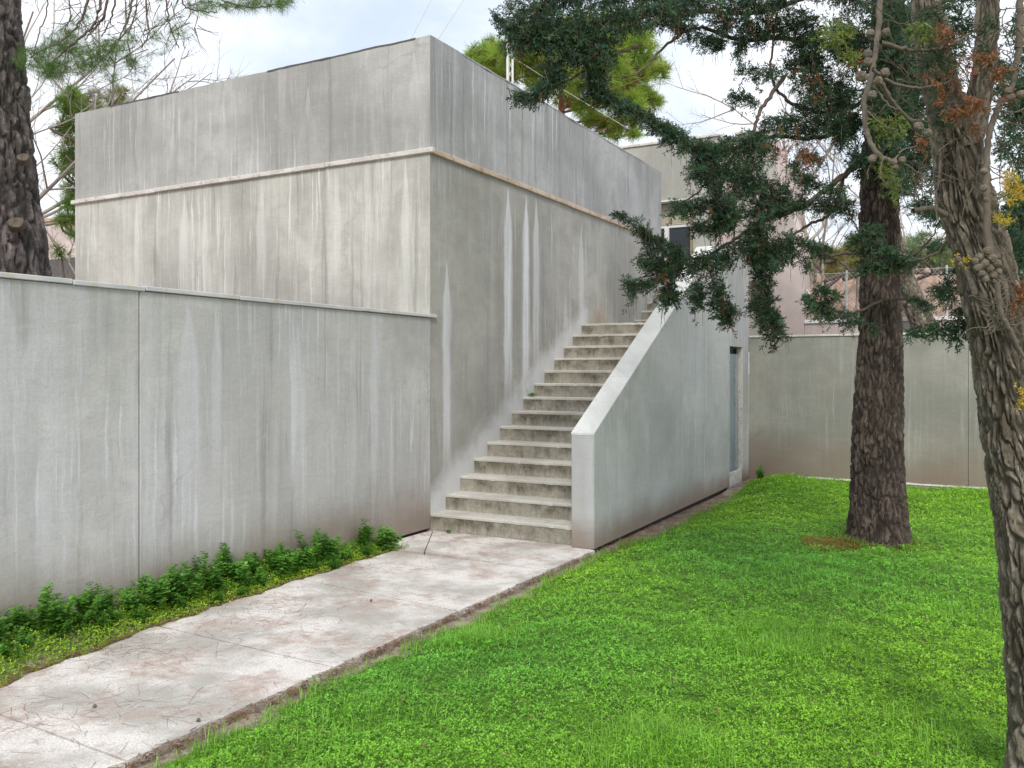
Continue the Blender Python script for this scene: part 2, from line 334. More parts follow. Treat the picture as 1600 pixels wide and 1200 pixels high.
# path: cast slabs with open joints
path = tag(mesh('path', [(-.3, -12, GZ + .006), (1.82, -12, GZ + .006), (1.82, -.2, GZ + .006), (-.02, -.2, GZ + .006)], [(0, 1, 2, 3)], M['soil']), kind='structure')
def left_edge(y):
    xs = np.interp(y, [-12, -6, -4.65, -3.52, -2.42, -1.7, -1.01, -.9], [.75, .62, .541, .37, .314, .30, .27, .56])
    return float(xs + .018 * math.sin(y * 9) + .012 * math.sin(y * 23 + 1) + .008 * math.sin(y * 51))
def right_edge(y): return float(1.835 + .004 * math.sin(y * 9) + .006 * math.sin(y * 37 + 2 * math.sin(y * 5)) + .004 * math.sin(y * 71))
def slab(y0, y1, skew0, skew1):
    """polygon between joints at y0 (near) and y1 (far); skew moves the joint's right end in y"""
    n = 22; L = [(left_edge(y), y) for y in np.linspace(y0, y1, n)]; Rr = [(right_edge(y), y) for y in np.linspace(y1 + skew1, y0 + skew0, n)]
    poly = L + Rr
    bm = bmesh.new(); vs = [bm.verts.new((x, y, 0)) for x, y in poly]; f = bm.faces.new(vs)
    if f.normal.z < 0: f.normal_flip()
    r = bmesh.ops.extrude_face_region(bm, geom=[f])
    for v in r['geom']:
        if isinstance(v, bmesh.types.BMVert): v.co.z -= .09
    bmesh.ops.recalc_face_normals(bm, faces=bm.faces[:])
    me = bpy.data.meshes.new('slab'); bm.to_mesh(me); bm.free()
    return link('slab', me, M['path'], path)
for y0, y1, s0, s1 in ((-2.19, -1.0, -.17, -.02), (-3.55, -2.205, -.06, -.17), (-4.85, -3.565, -.05, -.06), (-6.2, -4.865, -.05, -.05), (-7.6, -6.215, -.04, -.05), (-9., -7.615, 0, -.04)):
    slab(y0, y1, s0, s1)
# slab in front of the first step, and the odd wedge against the wall
prism('slab', [(.562, -.905), (right_edge(-1) - .002, -1.012), (1.845, -.12), (1.6, -.02), (.05, -.012)], 2, -.09, 0., M['path'], path)
prism('slab', [(.006, -.66), (.27, -.945), (.555, -.915), (.043, -.022), (.006, -.02)], 2, -.09, -.004, M['path'], path)

# lawn: gently lumpy earth sheet that carries the clover
def wob(x, y):
    return (.5 * np.sin(1.7 * x + .9 * y) + .5 * np.sin(2.9 * y - 1.3 * x + 1) + .35 * np.sin(5.1 * x + 3.7 * y + 2) + .3 * np.sin(6.3 * y - 4.9 * x)) / 1.65
def lawn_edge(y):                       # west border of the green
    y = np.asarray(y, float)
    base = np.where(y < -.35, 1.955 + .0 * y, 0) + np.where(y >= -.35, 1.92 + .15 * np.clip((y + .1) / 1.6, 0, 1) - .08 * np.clip((y - 3) / 2, 0, 1), 0)
    return base + .03 * np.sin(2.1 * y) + .025 * np.sin(7.3 * y + 1) + .02 * np.sin(17 * y)
def lawn_z(x, y):
    x = np.asarray(x, float); y = np.asarray(y, float)
    e = np.clip((x - lawn_edge(y)) / .5, 0, 1)
    back = np.clip((y - 2.5) / 2.8, 0, 1)
    return GZ + .008 + e * (.045 + .034 * wob(x, y) + .018 * np.sin(9 * x + 2 * np.sin(5 * y)) * np.sin(8 * y + 1.5 * np.sin(6 * x))) + .05 * back + .05 * np.exp(-((x - 2.35) ** 2 + (y - 4.7) ** 2) / .5)
nx, ny = 90, 150
gx_ = np.linspace(1.86, 10, nx); gy_ = np.linspace(-10, 5.52, ny); XX, YY = np.meshgrid(gx_, gy_, indexing='ij')
ZZ = lawn_z(XX, YY); idx = np.arange(nx * ny).reshape(nx, ny)
Fq = np.stack([idx[:-1, :-1], idx[1:, :-1], idx[1:, 1:], idx[:-1, 1:]], -1).reshape(-1, 4)
# soil under the border strip, turf where the clover grows
lawn = fast_mesh('lawn', np.stack([XX, YY, ZZ], -1).reshape(-1, 3), Fq, M['turf'], smooth=True); tag(lawn, kind='structure')
lawn.data.materials.append(M['soil'])
cx_ = XX[:-1, :-1].ravel() + .05; cy_ = YY[:-1, :-1].ravel()
lawn.data.polygons.foreach_set('material_index', ((cx_ < lawn_edge(cy_) + .03)).astype(np.int32))

# bank of earth along the garden wall
def bank_z(x, y):
    t = np.clip((np.asarray(x) - .0) / np.maximum(.1, np.interp(y, [-6, -4.6, -3.5, -1, -.9], [.6, .53, .36, .27, .27])), 0, 1)
    top = np.interp(y, [-9, -4.4, -3, -1.6, -.9], [.20, .165, .11, .06, .0])
    return GZ + .02 + (1 - t) ** 1.3 * (top + .02)
by = np.linspace(-9.5, -.62, 90); bt = np.linspace(0, 1, 9)
BV = []
for yy in by:
    le = left_edge(min(yy, -.98)) + .01
    for tt in bt: BV.append((.013 + tt * (le - .013), yy, float(bank_z(tt * le, yy)) + .006 * math.sin(yy * 31 + tt * 12)))
bi = np.arange(90 * 9).reshape(90, 9)
tag(fast_mesh('soil_bank', np.array(BV), np.stack([bi[:-1, :-1], bi[:-1, 1:], bi[1:, 1:], bi[1:, :-1]], -1).reshape(-1, 4), M['soil'], smooth=True), kind='structure')

# ================================================================== MAIN BUILDING
BX, BY, BT, BC = -5.61, 6.95, 4.965, 3.78       # extents and heights: roof edge, underside of cornice
bld = empty('concrete_building', (-2.8, 3.4, 0), 'large windowless grey rendered block with a stone string course, left of the staircase', 'building')
def wall_face(name, axis, c, a, b, z0, z1, mat, ragged=0., flip=False):
    """subdivided plane with real thickness; ragged top edge when wanted"""
    n = max(2, int((b - a) / .06)); s = np.linspace(a, b, n); th = .22
    top = np.array([z1 + (ragged * (noise.noise((q * 1.3, axis * 9, 0)) * 1.1 + noise.noise((q * 7, axis * 9, 3)) * .45) if ragged else 0) for q in s])
    V = []
    for q, tz in zip(s, top):
        for d in (0, -th):
            for z in (z0, tz):
                V.append((c + d, q, z) if axis == 0 else (q, c - d, z))
    Fc = []
    for i in range(n - 1):
        k = i * 4; Fc += [(k, k + 4, k + 5, k + 1), (k + 2, k + 3, k + 7, k + 6), (k + 1, k + 5, k + 7, k + 3), (k, k + 2, k + 6, k + 4)]
    e = (n - 1) * 4; Fc += [(0, 1, 3, 2), (e, e + 2, e + 3, e + 1)]
    o_ = mesh(name, V, Fc, mat, bld)
    bm = bmesh.new(); bm.from_mesh(o_.data); bmesh.ops.recalc_face_normals(bm, faces=bm.faces[:]); bm.to_mesh(o_.data); bm.free()
    return o_
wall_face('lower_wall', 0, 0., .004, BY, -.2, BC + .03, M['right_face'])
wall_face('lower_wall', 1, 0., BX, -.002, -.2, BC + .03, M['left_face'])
wall_face('upper_wall', 0, .004, .001, BY, BC + .034, BT, M['band'], .012)
wall_face('upper_wall', 1, -.004, BX, .001, BC + .034, BT, M['band_left'], .012)
box('side_wall', (BX, .225, -.2), (BX + .2, BY, BT - .01), M['left_face'], bld)
box('end_wall', (BX + .205, BY - .2, -.2), (-.225, BY - .002, BT - .01), M['band'], bld)
box('roof', (BX + .205, .225, BT - .35), (-.225, BY - .205, BT - .25), M['membrane'], bld)
# string course: individual stone lengths
def course(axis, a, b, mat, cuts):
    s = [a] + cuts + [b]
    for q0, q1 in zip(s[:-1], s[1:]):
        h = random.uniform(-.004, .004); pr = .034 + random.uniform(-.004, .004)
        if axis == 0: box('course_stone', (-.02, q0 + .002, BC + h), (pr, q1 - .002, BC + .052 + h), mat, bld, .006)
        else: box('course_stone', (q0 + .002, -pr, BC + h), (q1 - .002, .02, BC + .05 + h), mat, bld, .006)
course(0, .023, BY + .02, M['cornice_ochre'], [1.15, 2.2, 3.3, 4.4, 5.55])
course(1, BX - .05, .048, M['cornice_light'], [-4.6, -4.05, -2.6, -1.35, -.62])
# torn roofing felt showing along the roof edge
for axis, a, b in ((1, -4.9, -3.6), (1, -2.2, -.15), (0, .6, 6.2)):
    s = np.arange(a, b, .045); V = []; Fc = []
    for q in s:
        tz = BT + .012 * (noise.noise((q * 1.3, axis * 9, 0)) * 1.1 + noise.noise((q * 7, axis * 9, 3)) * .45)
        lift = max(0, .010 * noise.noise((q * 2.3, axis, 7)) + .001); out = .008 + .012 * max(0, noise.noise((q * 4, axis, 5)))
        for d, zz in ((-out, tz - .012 + lift * .5), (-out, tz + .003 + lift), (.16, tz + .006)):
            V.append((-d, q, zz) if axis == 0 else (q, d, zz))
    for i in range(len(s) - 1):
        k = i * 3; Fc += [(k, k + 3, k + 4, k + 1), (k + 1, k + 4, k + 5, k + 2)]
    mesh('roof_felt', V, Fc, M['membrane'] if axis else M['band'], bld)

# ================================================================== GARDEN WALL
gw = empty('garden_wall', (-.1, -4, 0), 'long grey rendered garden wall with thin flashing on top, beside the path', 'wall')
jy = float(on_x(218, 600, .012)[1]); cuts = [-10., -6.6, jy, -.006]
for q0, q1 in zip(cuts[:-1], cuts[1:]):
    box('wall_panel', (-.24, q0 + .004, .022 if q1 > -1 else -.1), (.012, q1 - .004, 2.125), M['garden'], gw, .004)
box('wall_footing', (-.22, -10, -.15), (-.02, -.02, .0222), M['gap'], gw)
caps = [-10, -8.6, -7.1, -5.7, -4.62, -3.9, -3.38, -2.55, -1.9, -1.1, .085]
for q0, q1 in zip(caps[:-1], caps[1:]):
    dz = random.uniform(-.004, .005)
    o_ = box('cap_strip', (-.262, q0 + .003, 2.127 + dz), (.032 + random.uniform(-.004, .004), q1 - .003, 2.158 + dz), M['cap'], gw, .004)

# ================================================================== STAIRCASE
ST_Y, ST_Z, ST_Z0 = .2827, .1593, .166
SX = 1.605
stair = empty('staircase', (.8, 2, 0), 'straight flight of weathered concrete steps between the block and a sloping parapet', 'staircase')
def step_mesh(seed):
    r = random.Random(seed); prof = [(.004, -.20), (.004, -.036), (.001, -.030), (0, -.024), (0, -.006), (.007, 0), (.32, 0), (.32, -.20)]
    n = 40; V = []; k = len(prof)
    for i in range(n + 1):
        x = SX * i / n; ch = 0
        if r.random() < .16: ch = r.uniform(.003, .010)
        jit = .003 * noise.noise((x * 5, seed, 0))
        for j, (y, z) in enumerate(prof):
            if j in (3, 4, 5): y, z = y + ch + jit, z - (ch * .7 if j > 3 else 0)
            V.append((x, y, z + (0 if j in (0, 7) else .003 * noise.noise((x * 1.3, seed, 4)))))
    Fc = [[i * k + j, i * k + (j + 1) % k, (i + 1) * k + (j + 1) % k, (i + 1) * k + j] for i in range(n) for j in range(k)]
    Fc += [list(range(k - 1, -1, -1)), [n * k + j for j in range(k)]]
    me = bpy.data.meshes.new('step'); me.from_pydata(V, [], Fc); me.update()
    bm = bmesh.new(); bm.from_mesh(me); bmesh.ops.recalc_face_normals(bm, faces=bm.faces[:]); bm.to_mesh(me); bm.free()
    me.materials.append(M['step']); return me
SM = [step_mesh(s) for s in range(5)]
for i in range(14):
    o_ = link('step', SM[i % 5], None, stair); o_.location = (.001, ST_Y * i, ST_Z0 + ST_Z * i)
LZ = ST_Z0 + ST_Z * 13
box('flight_core', (.001, .35, -.1), (SX, .4, .1), M['step'], stair)
box('landing', (.002, ST_Y * 13 + .318, LZ - .18), (SX, 5.73, LZ - .002), M['step'], stair)
for i in range(5):
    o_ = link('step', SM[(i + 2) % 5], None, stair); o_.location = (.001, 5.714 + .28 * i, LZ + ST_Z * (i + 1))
TZ = LZ + ST_Z * 5
box('upper_landing', (.002, 5.714 + .28 * 4 + .318, TZ - .2), (SX + .3, 8.55, TZ - .002), M['step'], stair)

# parapet wall beside the flight, with the store door under the landing
pw = empty('parapet_wall', (1.72, 2.5, 0), 'pale grey sloping parapet wall along the right side of the steps, with a small doorway', 'wall')
PX0, PX1, PY0, PZ0, PS, PYT = 1.607, 1.828, -.10, 1.018, .5635, 3.72
def ptop(y): return PZ0 + PS * (min(y, PYT) - PY0)
DY0, DY1, DZ0, DZ1 = 4.474, 5.161, .205, 1.93
box('wall_footing', (PX0 + .01, PY0 + .03, -.15), (PX1 - .045, DY0 - .01, .02), M['gap'], pw)  # footing coloured near-black to deepen the shadow gap under the wall
prism('wall', [(PY0, .002), (PY0 + .001, ptop(PY0)), (PYT, ptop(PYT)), (DY0, ptop(PYT)), (DY0, .03)], 0, PX0, PX1, M['stairwall'], pw, .003)
prism('wall', [(DY0, DZ1), (DY0, ptop(9)), (DY1, ptop(9)), (DY1, DZ1)], 0, PX0, PX1, M['stairwall'], pw)
prism('wall', [(DY1, -.15), (DY1, ptop(9)), (5.53, ptop(9)), (5.53, -.15)], 0, PX0, PX1, M['stairwall'], pw)
cz = .022
for q0, q1 in ((PY0 - .003, .79), (.79, 1.95), (1.95, 2.9), (2.9, PYT)):
    a, b = q0 + .0015, q1 - .0015
    prism('coping', [(a, ptop(a) + .001), (b, ptop(b) + .001), (b, ptop(b) + cz), (a, ptop(a) + cz)], 0, PX0 - .003, PX1 + .003, M['coping'], pw, .002)
prism('coping', [(PYT + .001, ptop(9) + .001), (5.53, ptop(9) + .001), (5.53, ptop(9) + cz), (PYT + .001, ptop(9) + cz)], 0, PX0 - .003, PX1 + .003, M['coping'], pw, .002)
door = box('door', (PX1 - .09, DY0 + .002, DZ0 + .012), (PX1 - .05, DY1 - .045, DZ1 - .10), M['metal_blue'], pw, .003)
box('door_rail', (PX1 - .049, DY1 - .20, DZ0 + .04), (PX1 - .035, DY1 - .165, DZ1 - .11), M['galv'], door)
box('door_handle', (PX1 - .049, DY1 - .14, .42), (PX1 - .02, DY1 - .12, .50), M['galv'], door)
box('door_stop', (PX1 - .12, DY1 - .044, DZ0 + .012), (PX1 - .07, DY1 - .046, DZ1 - .02), M['gap'], pw)
V = []; Fc = []; zs = np.linspace(DZ0, DZ1, 60)          # chipped plaster edge of the reveal
for z in zs:
    c1_ = .018 + .012 * noise.noise((z * 9, 1, 1)) + .008 * noise.noise((z * 31, 1, 1))
    V += [(PX1 + .002, DY1 - .004, z), (PX1 + .002, DY1 + c1_, z), (PX1 - .20, DY1 - .004, z)]
for i in range(59): k = i * 3; Fc += [(k, k + 1, k + 4, k + 3), (k, k + 3, k + 5, k + 2)]
mesh('door_reveal', V, Fc, M['jamb'], pw)
V = []; Fc = []
for z in zs:
    c1_ = .015 + .012 * noise.noise((z * 8, 5, 1)) + .008 * noise.noise((z * 29, 4, 1))
    V += [(PX1 + .002, DY0 + .002, z), (PX1 + .002, DY0 - c1_, z)]
for i in range(59): k = i * 2; Fc += [(k, k + 1, k + 3, k + 2)]
mesh('door_reveal', V, Fc, M['jamb'], pw)
box('threshold', (PX0, DY0 + .002, -.1), (PX1 - .005, DY1 - .002, DZ0), M['jamb'], pw, .006)
box('store_back', (PX0 - .3, DY0 - .3, -.1), (PX0 - .28, DY1 + .3, 2.0), M['gap'], pw)

# back wall of the yard
bw = empty('yard_wall', (5, 5.6, 0), 'grey-brown rendered wall closing the lawn behind the pines', 'wall')
for q0, q1 in ((1.832, 4.66), (4.664, 7.8), (7.804, 11.)):
    box('wall_panel', (q0, 5.533, -.15), (q1, 5.76, 2.075), M['backwall'], bw, .003)
    box('cap_strip', (q0, 5.515, 2.077), (q1, 5.78, 2.105), M['cornice_light'], bw, .004)
V = []; Fc = []; xs = np.arange(2.15, 10.9, .05)          # broken white strip where the render meets the ground
for x in xs:
    h = .022 + .014 * noise.noise((x * 3, 0, 0)) + .010 * noise.noise((x * 14, 0, 0)); zb = .072 + .006 * math.sin(x * .8)
    V += [(x, 5.527, zb), (x, 5.527, zb + max(.002, h)), (x, 5.55, zb + max(.002, h))]
for i in range(len(xs) - 1): k = i * 3; Fc += [(k, k + 3, k + 4, k + 1), (k + 1, k + 4, k + 5, k + 2)]
mesh('base_strip', V, Fc, M['white_paint'], bw)
box('kerb', (2.1, 5.40, -.1), (10.9, 5.5268, .062), M['backwall'], bw, .01)

# ================================================================== HOUSES BEHIND
HY = 8.6
hs = empty('upper_house', (0, 9, 0), 'grey house behind the stairs with a shuttered window and stone roof edge', 'house')
hx = lambda u, v=300: float(on_y(u, v, HY)[0]); hz = lambda v, u=1060: float(on_y(u, v, HY)[2])
X1 = hx(1122); ZT = hz(213, 1122); ZS = hz(312, 1050)
WX0, WX1 = hx(1020), hx(1066); PXW = hx(1083)
box('fascia', (-6, HY, ZS), (X1, HY + .25, ZT), M['house'], hs, .004)
box('roof_edge', (-6, HY - .03, ZT + .001), (X1 + .03, HY + .3, ZT + .05), M['cornice_light'], hs, .006)
box('roof_edge', (X1 - .25, HY + .302, ZT + .001), (X1 + .03, 14, ZT + .05), M['cornice_ochre'], hs, .006)
box('flank_wall', (X1 - .2, HY + .252, 2.), (X1, 14, ZT), M['pink'], hs)
RD = .22                                                   # window recess
box('wall', (PXW, HY + .001, 2.), (X1 - .001, HY + .25, ZS - .001), M['house'], hs)
box('wall', (-6, HY + .001, 2.), (WX0 - .6, HY + .25, ZS - .001), M['house'], hs)
box('soffit_trim', (WX0 - .6, HY - .012, ZS - .03), (PXW + .05, HY + .2, ZS - .002), M['white_paint'], hs, .003)
for k in range(12):
    z = ZS - .04 - .034 * (k + 1)
    box('shutter_slat', (WX0 - .6, HY + RD - .03, z + .003), (PXW - .03, HY + RD - .01, z + .034), M['shutter'], hs, .004)
zb = ZS - .04 - .034 * 12
win = box('window_frame', (WX0 - .6, HY + RD - .02, zb - .05), (PXW - .002, HY + RD + .02, zb), M['white_paint'], hs, .003)
box('window_post', (hx(1074), HY + RD - .04, 2.6), (PXW - .003, HY + RD + .03, zb - .051), M['frame_ochre'], hs, .003)
box('window_post', (hx(1033), HY + RD - .04, 2.6), (hx(1040), HY + RD + .03, zb - .051), M['white_paint'], hs, .003)
box('glass', (hx(1040) + .001, HY + RD, 2.6), (hx(1074) - .001, HY + RD + .01, zb - .051), M['glass'], hs)
box('glass', (WX0 - .6, HY + RD, 2.6), (hx(1033) - .001, HY + RD + .01, zb - .051), M['glass'], hs)
box('back_panel', (WX0 - .7, HY + RD + .03, 2.), (PXW, HY + RD + .05, ZS), M['gap'], hs)
# rear wing, a little further back and to the right
WY = 9.6
X2 = float(on_y(1208, 300, WY)[0]); ZW = float(on_y(1150, 211, WY)[2])
wing = empty('rear_wing', (1, 11, 0), 'grey and pink rear house wing partly hidden by the conifer branches', 'house')
box('front_wall', (X1 + .05, WY, 2.), (X2, WY + .25, ZW), M['house'], wing)
prism('flank_wall', [(WY + .252, 2.), (WY + .252, ZW - .05), (12.6, ZW - .5), (12.6, 2.)], 0, X2 - .25, X2 - .001, M['pink'], wing)
box('roof_edge', (X1 + .05, WY - .04, ZW + .001), (X2 + .03, WY + .3, ZW + .05), M['cornice_light'], wing, .006)
# pink annexe and its low parapet, right behind the yard wall
AY = 6.3
ax = lambda u: float(on_y(u, 500, AY)[0]); az = lambda v, u=1256: float(on_y(u, v, AY)[2])
an = empty('pink_annexe', (2.2, 6.5, 0), 'pale pink rendered annexe wall rising right of the landing', 'house')
AX1 = ax(1256)
prism('wall', [(1.84, 1.5), (1.84, az(262)), (AX1 - .35, az(285)), (AX1, az(385)), (AX1, 1.5)], 1, AY, AY + .5, M['pink'], an, .004)
lp = empty('pink_low_wall', (5, 6.4, 0), 'low pale pink wall with white coping under the wire fence', 'wall')
ZL = az(500)
box('wall', (AX1 + .002, AY + .05, 1.5), (9.5, AY + .25, ZL - .055), M['pink'], lp)
for q0, q1 in ((AX1 + .002, 3.6), (3.604, 4.9), (4.904, 6.4), (6.404, 9.5)): box('coping', (q0, AY + .02, ZL - .054), (q1, AY + .28, ZL), M['white_paint'], lp, .005)
# chain link fence
fe = empty('chain_link_fence', (5, 6.45, ZL), 'galvanised chain link fence on the low pink wall', 'fence')
FX0, FX1, FZ0, FZ1, FYY = AX1 + .02, 9.4, ZL + .03, az(428), AY + .15
tb = Tubes(); cell = .062; H_ = FZ1 - FZ0
for sgn in (1, -1):
    for k in np.arange(FX0 - H_, FX1 + H_, cell):
        xa, xb = (k, k + H_); za, zb_ = (FZ0, FZ1) if sgn > 0 else (FZ1, FZ0)
        t0 = max(0, (FX0 - xa) / H_); t1 = min(1, (FX1 - xa) / H_)
        if t1 - t0 < .02: continue
        L = lambda tt: (xa + H_ * tt, FYY + .003 * sgn, za + (zb_ - za) * tt)
        tb.add([L(t0), L((t0 + t1) / 2), L(t1)], .0018, 3)
tb.build('wire_mesh', M['galv'], fe)
for u in (1320, 1478):
    x = ax(u); tb = Tubes(); tb.add([(x, FYY + .03, ZL), (x, FYY + .03, (ZL + FZ1) / 2), (x, FYY + .03, FZ1 + .04)], .017, 10); tb.build('post', M['galv'], fe)
for x in (5.9, 7.4, 9.2):
    tb = Tubes(); tb.add([(x, FYY + .03, ZL), (x, FYY + .03, (ZL + FZ1) / 2), (x, FYY + .03, FZ1 + .04)], .017, 10); tb.build('post', M['galv'], fe)
tb = Tubes(); tb.add([(ax(1286), FYY - .03, ZL), (ax(1272), FYY - .03, az(476)), (ax(1258), FYY - .03, az(452))], .014, 8); tb.build('brace', M['white_paint'], fe)
tb = Tubes(); tb.add([(FX0, FYY, FZ1), (6, FYY, FZ1), (FX1, FYY, FZ1)], .004, 5); tb.build('tension_wire', M['galv'], fe)
# tiled roof seen through the fence
rf = empty('tiled_outbuilding', (5, 10, 0), 'low outbuilding with terracotta tiled roof beyond the wire fence', 'building')
TY0, TY1, TZ0, TZ1, TX0, TX1 = 8.2, 11.4, 2.15, 3.55, 1.8, 10.5
box('wall', (TX0 + .3, TY0 + .4, 0), (TX1 - .3, TY1 + 2.2, TZ0 - .02), M['pink'], rf)
V = []; Fc = []; nr = int((TX1 - TX0) / .2); per = 8; cs = nr * per + 1; rows = 12
for r_ in range(rows * 2):
    rr = r_ // 2; tt = (rr + (r_ % 2)) / rows; lift = .03 if r_ % 2 == 0 else 0
    for k in range(cs):
        x = TX0 + (TX1 - TX0) * k / (cs - 1); ph = 2 * math.pi * k / per
        V.append((x, TY0 + (TY1 - TY0) * tt, TZ0 + (TZ1 - TZ0) * tt + .045 * math.cos(ph) + lift))
for r_ in range(rows * 2 - 1):
    for k in range(cs - 1): a = r_ * cs + k; Fc.append((a, a + 1, a + cs + 1, a + cs))
fast_mesh('roof', np.array(V), np.array(Fc), M['rooftile'], rf)
# distant wall at far left
fw = empty('far_building', tuple(at(90, 420, 24) * np.array([1, 1, 0])), 'pale low building glimpsed left of the grey block', 'building')
c0 = at(92, 400, 24)
box('wall', (c0[0] - 5, c0[1], 0), (c0[0] + 4, c0[1] + 4, at(92, 345, 24)[2]), M['pink'], fw)
box('roof_edge', (c0[0] - 5.1, c0[1] - .1, at(92, 345, 24)[2] + .002), (c0[0] + 4.1, c0[1] + 4.1, at(92, 340, 24)[2]), M['cornice_ochre'], fw)
box('plinth', (c0[0] - 5.05, c0[1] - .06, 0), (c0[0] + 4.05, c0[1] - .004, at(92, 405, 24)[2]), M['membrane'], fw)
# lattice mast with guy wires behind the block
MD = 18.; mb = at(796, 100, MD); MXc, MYc = mb[0], mb[1]
ms = empty('lattice_mast', (MXc, MYc, 0), 'white lattice radio mast rising behind the grey block', 'mast')
MW = .065; corners = [(MXc + MW * math.cos(a), MYc + MW * math.sin(a)) for a in (R(20), R(140), R(260))]
for cx, cy in corners:
    tb = Tubes(); tb.add([(cx, cy, 0), (cx, cy, 7), (cx, cy, 15)], .024, 6); tb.build('mast_leg', M['white_paint'], ms)
tb = Tubes(); zz = 5.; k = 0
while zz < 13:
    for i in range(3):
        a, b = corners[i], corners[(i + 1) % 3]
        p0 = np.array([*(a if k % 2 else b), zz]); p1 = np.array([*(b if k % 2 else a), zz + .2]); tb.add([p0, (p0 + p1) / 2, p1], .006, 4)
    zz += .2; k += 1
tb.build('lattice_bracing', M['white_paint'], ms)
for (u, v, d, zt) in ((640, 64, 13.5, -240), (686, 58, 14, -113), (925, 166, 15, 86)):
    top_ = np.array([MXc, MYc, at(796, zt, MD)[2]]); e_ = at(u, v, d); e_ = e_ + (e_ - top_) * .35; mid_ = (top_ + e_) / 2 - np.array([0, 0, .02])
    tb = Tubes(); tb.add(smooth_line([top_, mid_, e_], 12), .0045, 4); tb.build('guy_wire', M['galv'], ms)

# ================================================================== VEGETATION
def unit(v): return v / (np.linalg.norm(v, axis=-1, keepdims=True) + 1e-9)
def kite(p, d, n, L, wd):
    """thin leaf: base p, direction d, side n"""
    return [p, p + d * L * .45 + n * wd, p + d * L, p + d * L * .45 - n * wd]
def spray_template(r, nb=12, sub=2, wd=.031, flat=.45, droop=.12):
    V = []; Fc = []
    def addk(p, d, n, L, w_): b = len(V); V.extend(kite(p, d, n, L, w_)); Fc.append((b, b + 1, b + 2, b + 3))
    axp = lambda t: np.array([t, .03 * math.sin(5 * t), -droop * t * t])
    for k in range(3): addk(axp(k / 3), unit(axp((k + 1) / 3) - axp(k / 3)), np.array([0, .8, .6]), .38, .013)
    for i in range(nb):
        t = (i + .4) / nb; az = r.uniform(0, 6.28); ln = (.42 - .27 * t) * r.uniform(.7, 1.25)
        d = unit(np.array([r.uniform(.5, 1.0), math.cos(az), math.sin(az) * flat + .05])); p = axp(t); n = unit(np.cross(d, r.normal(size=3)))
        addk(p, d, n, ln, wd)
        for s in range(sub):
            q = p + d * ln * r.uniform(.25, .7); d2 = unit(d + r.normal(size=3) * .55); addk(q, d2, unit(np.cross(d2, r.normal(size=3))), ln * r.uniform(.45, .75), wd * .85)
    addk(axp(.9), unit(np.array([1, 0, -.1])), np.array([0, 1, 0.]), .25, wd)
    return np.array(V), np.array(Fc)
def tuft_template(r, n=34, wd=.012, spread=1.0):
    V = []; Fc = []
    for i in range(n):
        d = unit(np.array([r.uniform(.15, 1), *(r.normal(size=2) * spread)])); s = unit(np.cross(d, r.normal(size=3))); L = r.uniform(.75, 1.05); p = np.array([-.25 * r.random(), 0, 0])
        b = len(V); V += [p - s * wd * .6, p + s * wd * .6, p + d * L + s * wd * .3, p + d * L - s * wd * .3]; Fc.append((b, b + 1, b + 2, b + 3))
    return np.array(V), np.array(Fc)
SPRAY = [spray_template(np.random.default_rng(s)) for s in range(6)]
SPRAY_S = [spray_template(np.random.default_rng(50 + s), nb=9, sub=3, wd=.03, flat=.7) for s in range(3)]
TUFT = [tuft_template(np.random.default_rng(80 + s)) for s in range(4)]
TUFT_F = [tuft_template(np.random.default_rng(90 + s), 26, .035, .75) for s in range(4)]
class Leaves:
    def __init__(s): s.P = []; s.D = []; s.S = []; s.C = []
    def add(s, P, D, S, C):
        P = np.atleast_2d(P); n = len(P); s.P.append(P); s.D.append(np.broadcast_to(D, (n, 3))); s.S.append(np.broadcast_to(S, (n,))); s.C.append(np.broadcast_to(C, (n, 3)))
    def build(s, name, temps, mat, parent=None):
        P, D, S, C = (np.concatenate(q) for q in (s.P, s.D, s.S, s.C)); n = len(P)
        X = unit(D.astype(float)); Rn = rng.normal(size=(n, 3)) * .5 + np.array([0, 0, 1.]); Yv = unit(np.cross(Rn, X)); Z = np.cross(X, Yv)
        which = rng.integers(0, len(temps), n); VV = []; FF = []; CC = []; off = 0
        for k, (tv, tf) in enumerate(temps):
            m_ = which == k; c = int(m_.sum())
            if not c: continue
            W_ = P[m_][:, None] + S[m_][:, None, None] * (tv[None, :, 0:1] * X[m_][:, None] + tv[None, :, 1:2] * Yv[m_][:, None] + tv[None, :, 2:3] * Z[m_][:, None])
            VV.append(W_.reshape(-1, 3)); FF.append((tf[None] + (np.arange(c) * len(tv))[:, None, None]).reshape(-1, tf.shape[1]) + off)
            CC.append(np.repeat(C[m_], len(tv), 0)); off += c * len(tv)
        return fast_mesh(name, np.concatenate(VV), np.concatenate(FF), mat, parent, np.concatenate(CC))
def px(d): return d / F_PX                                            # metres per photo pixel at depth d

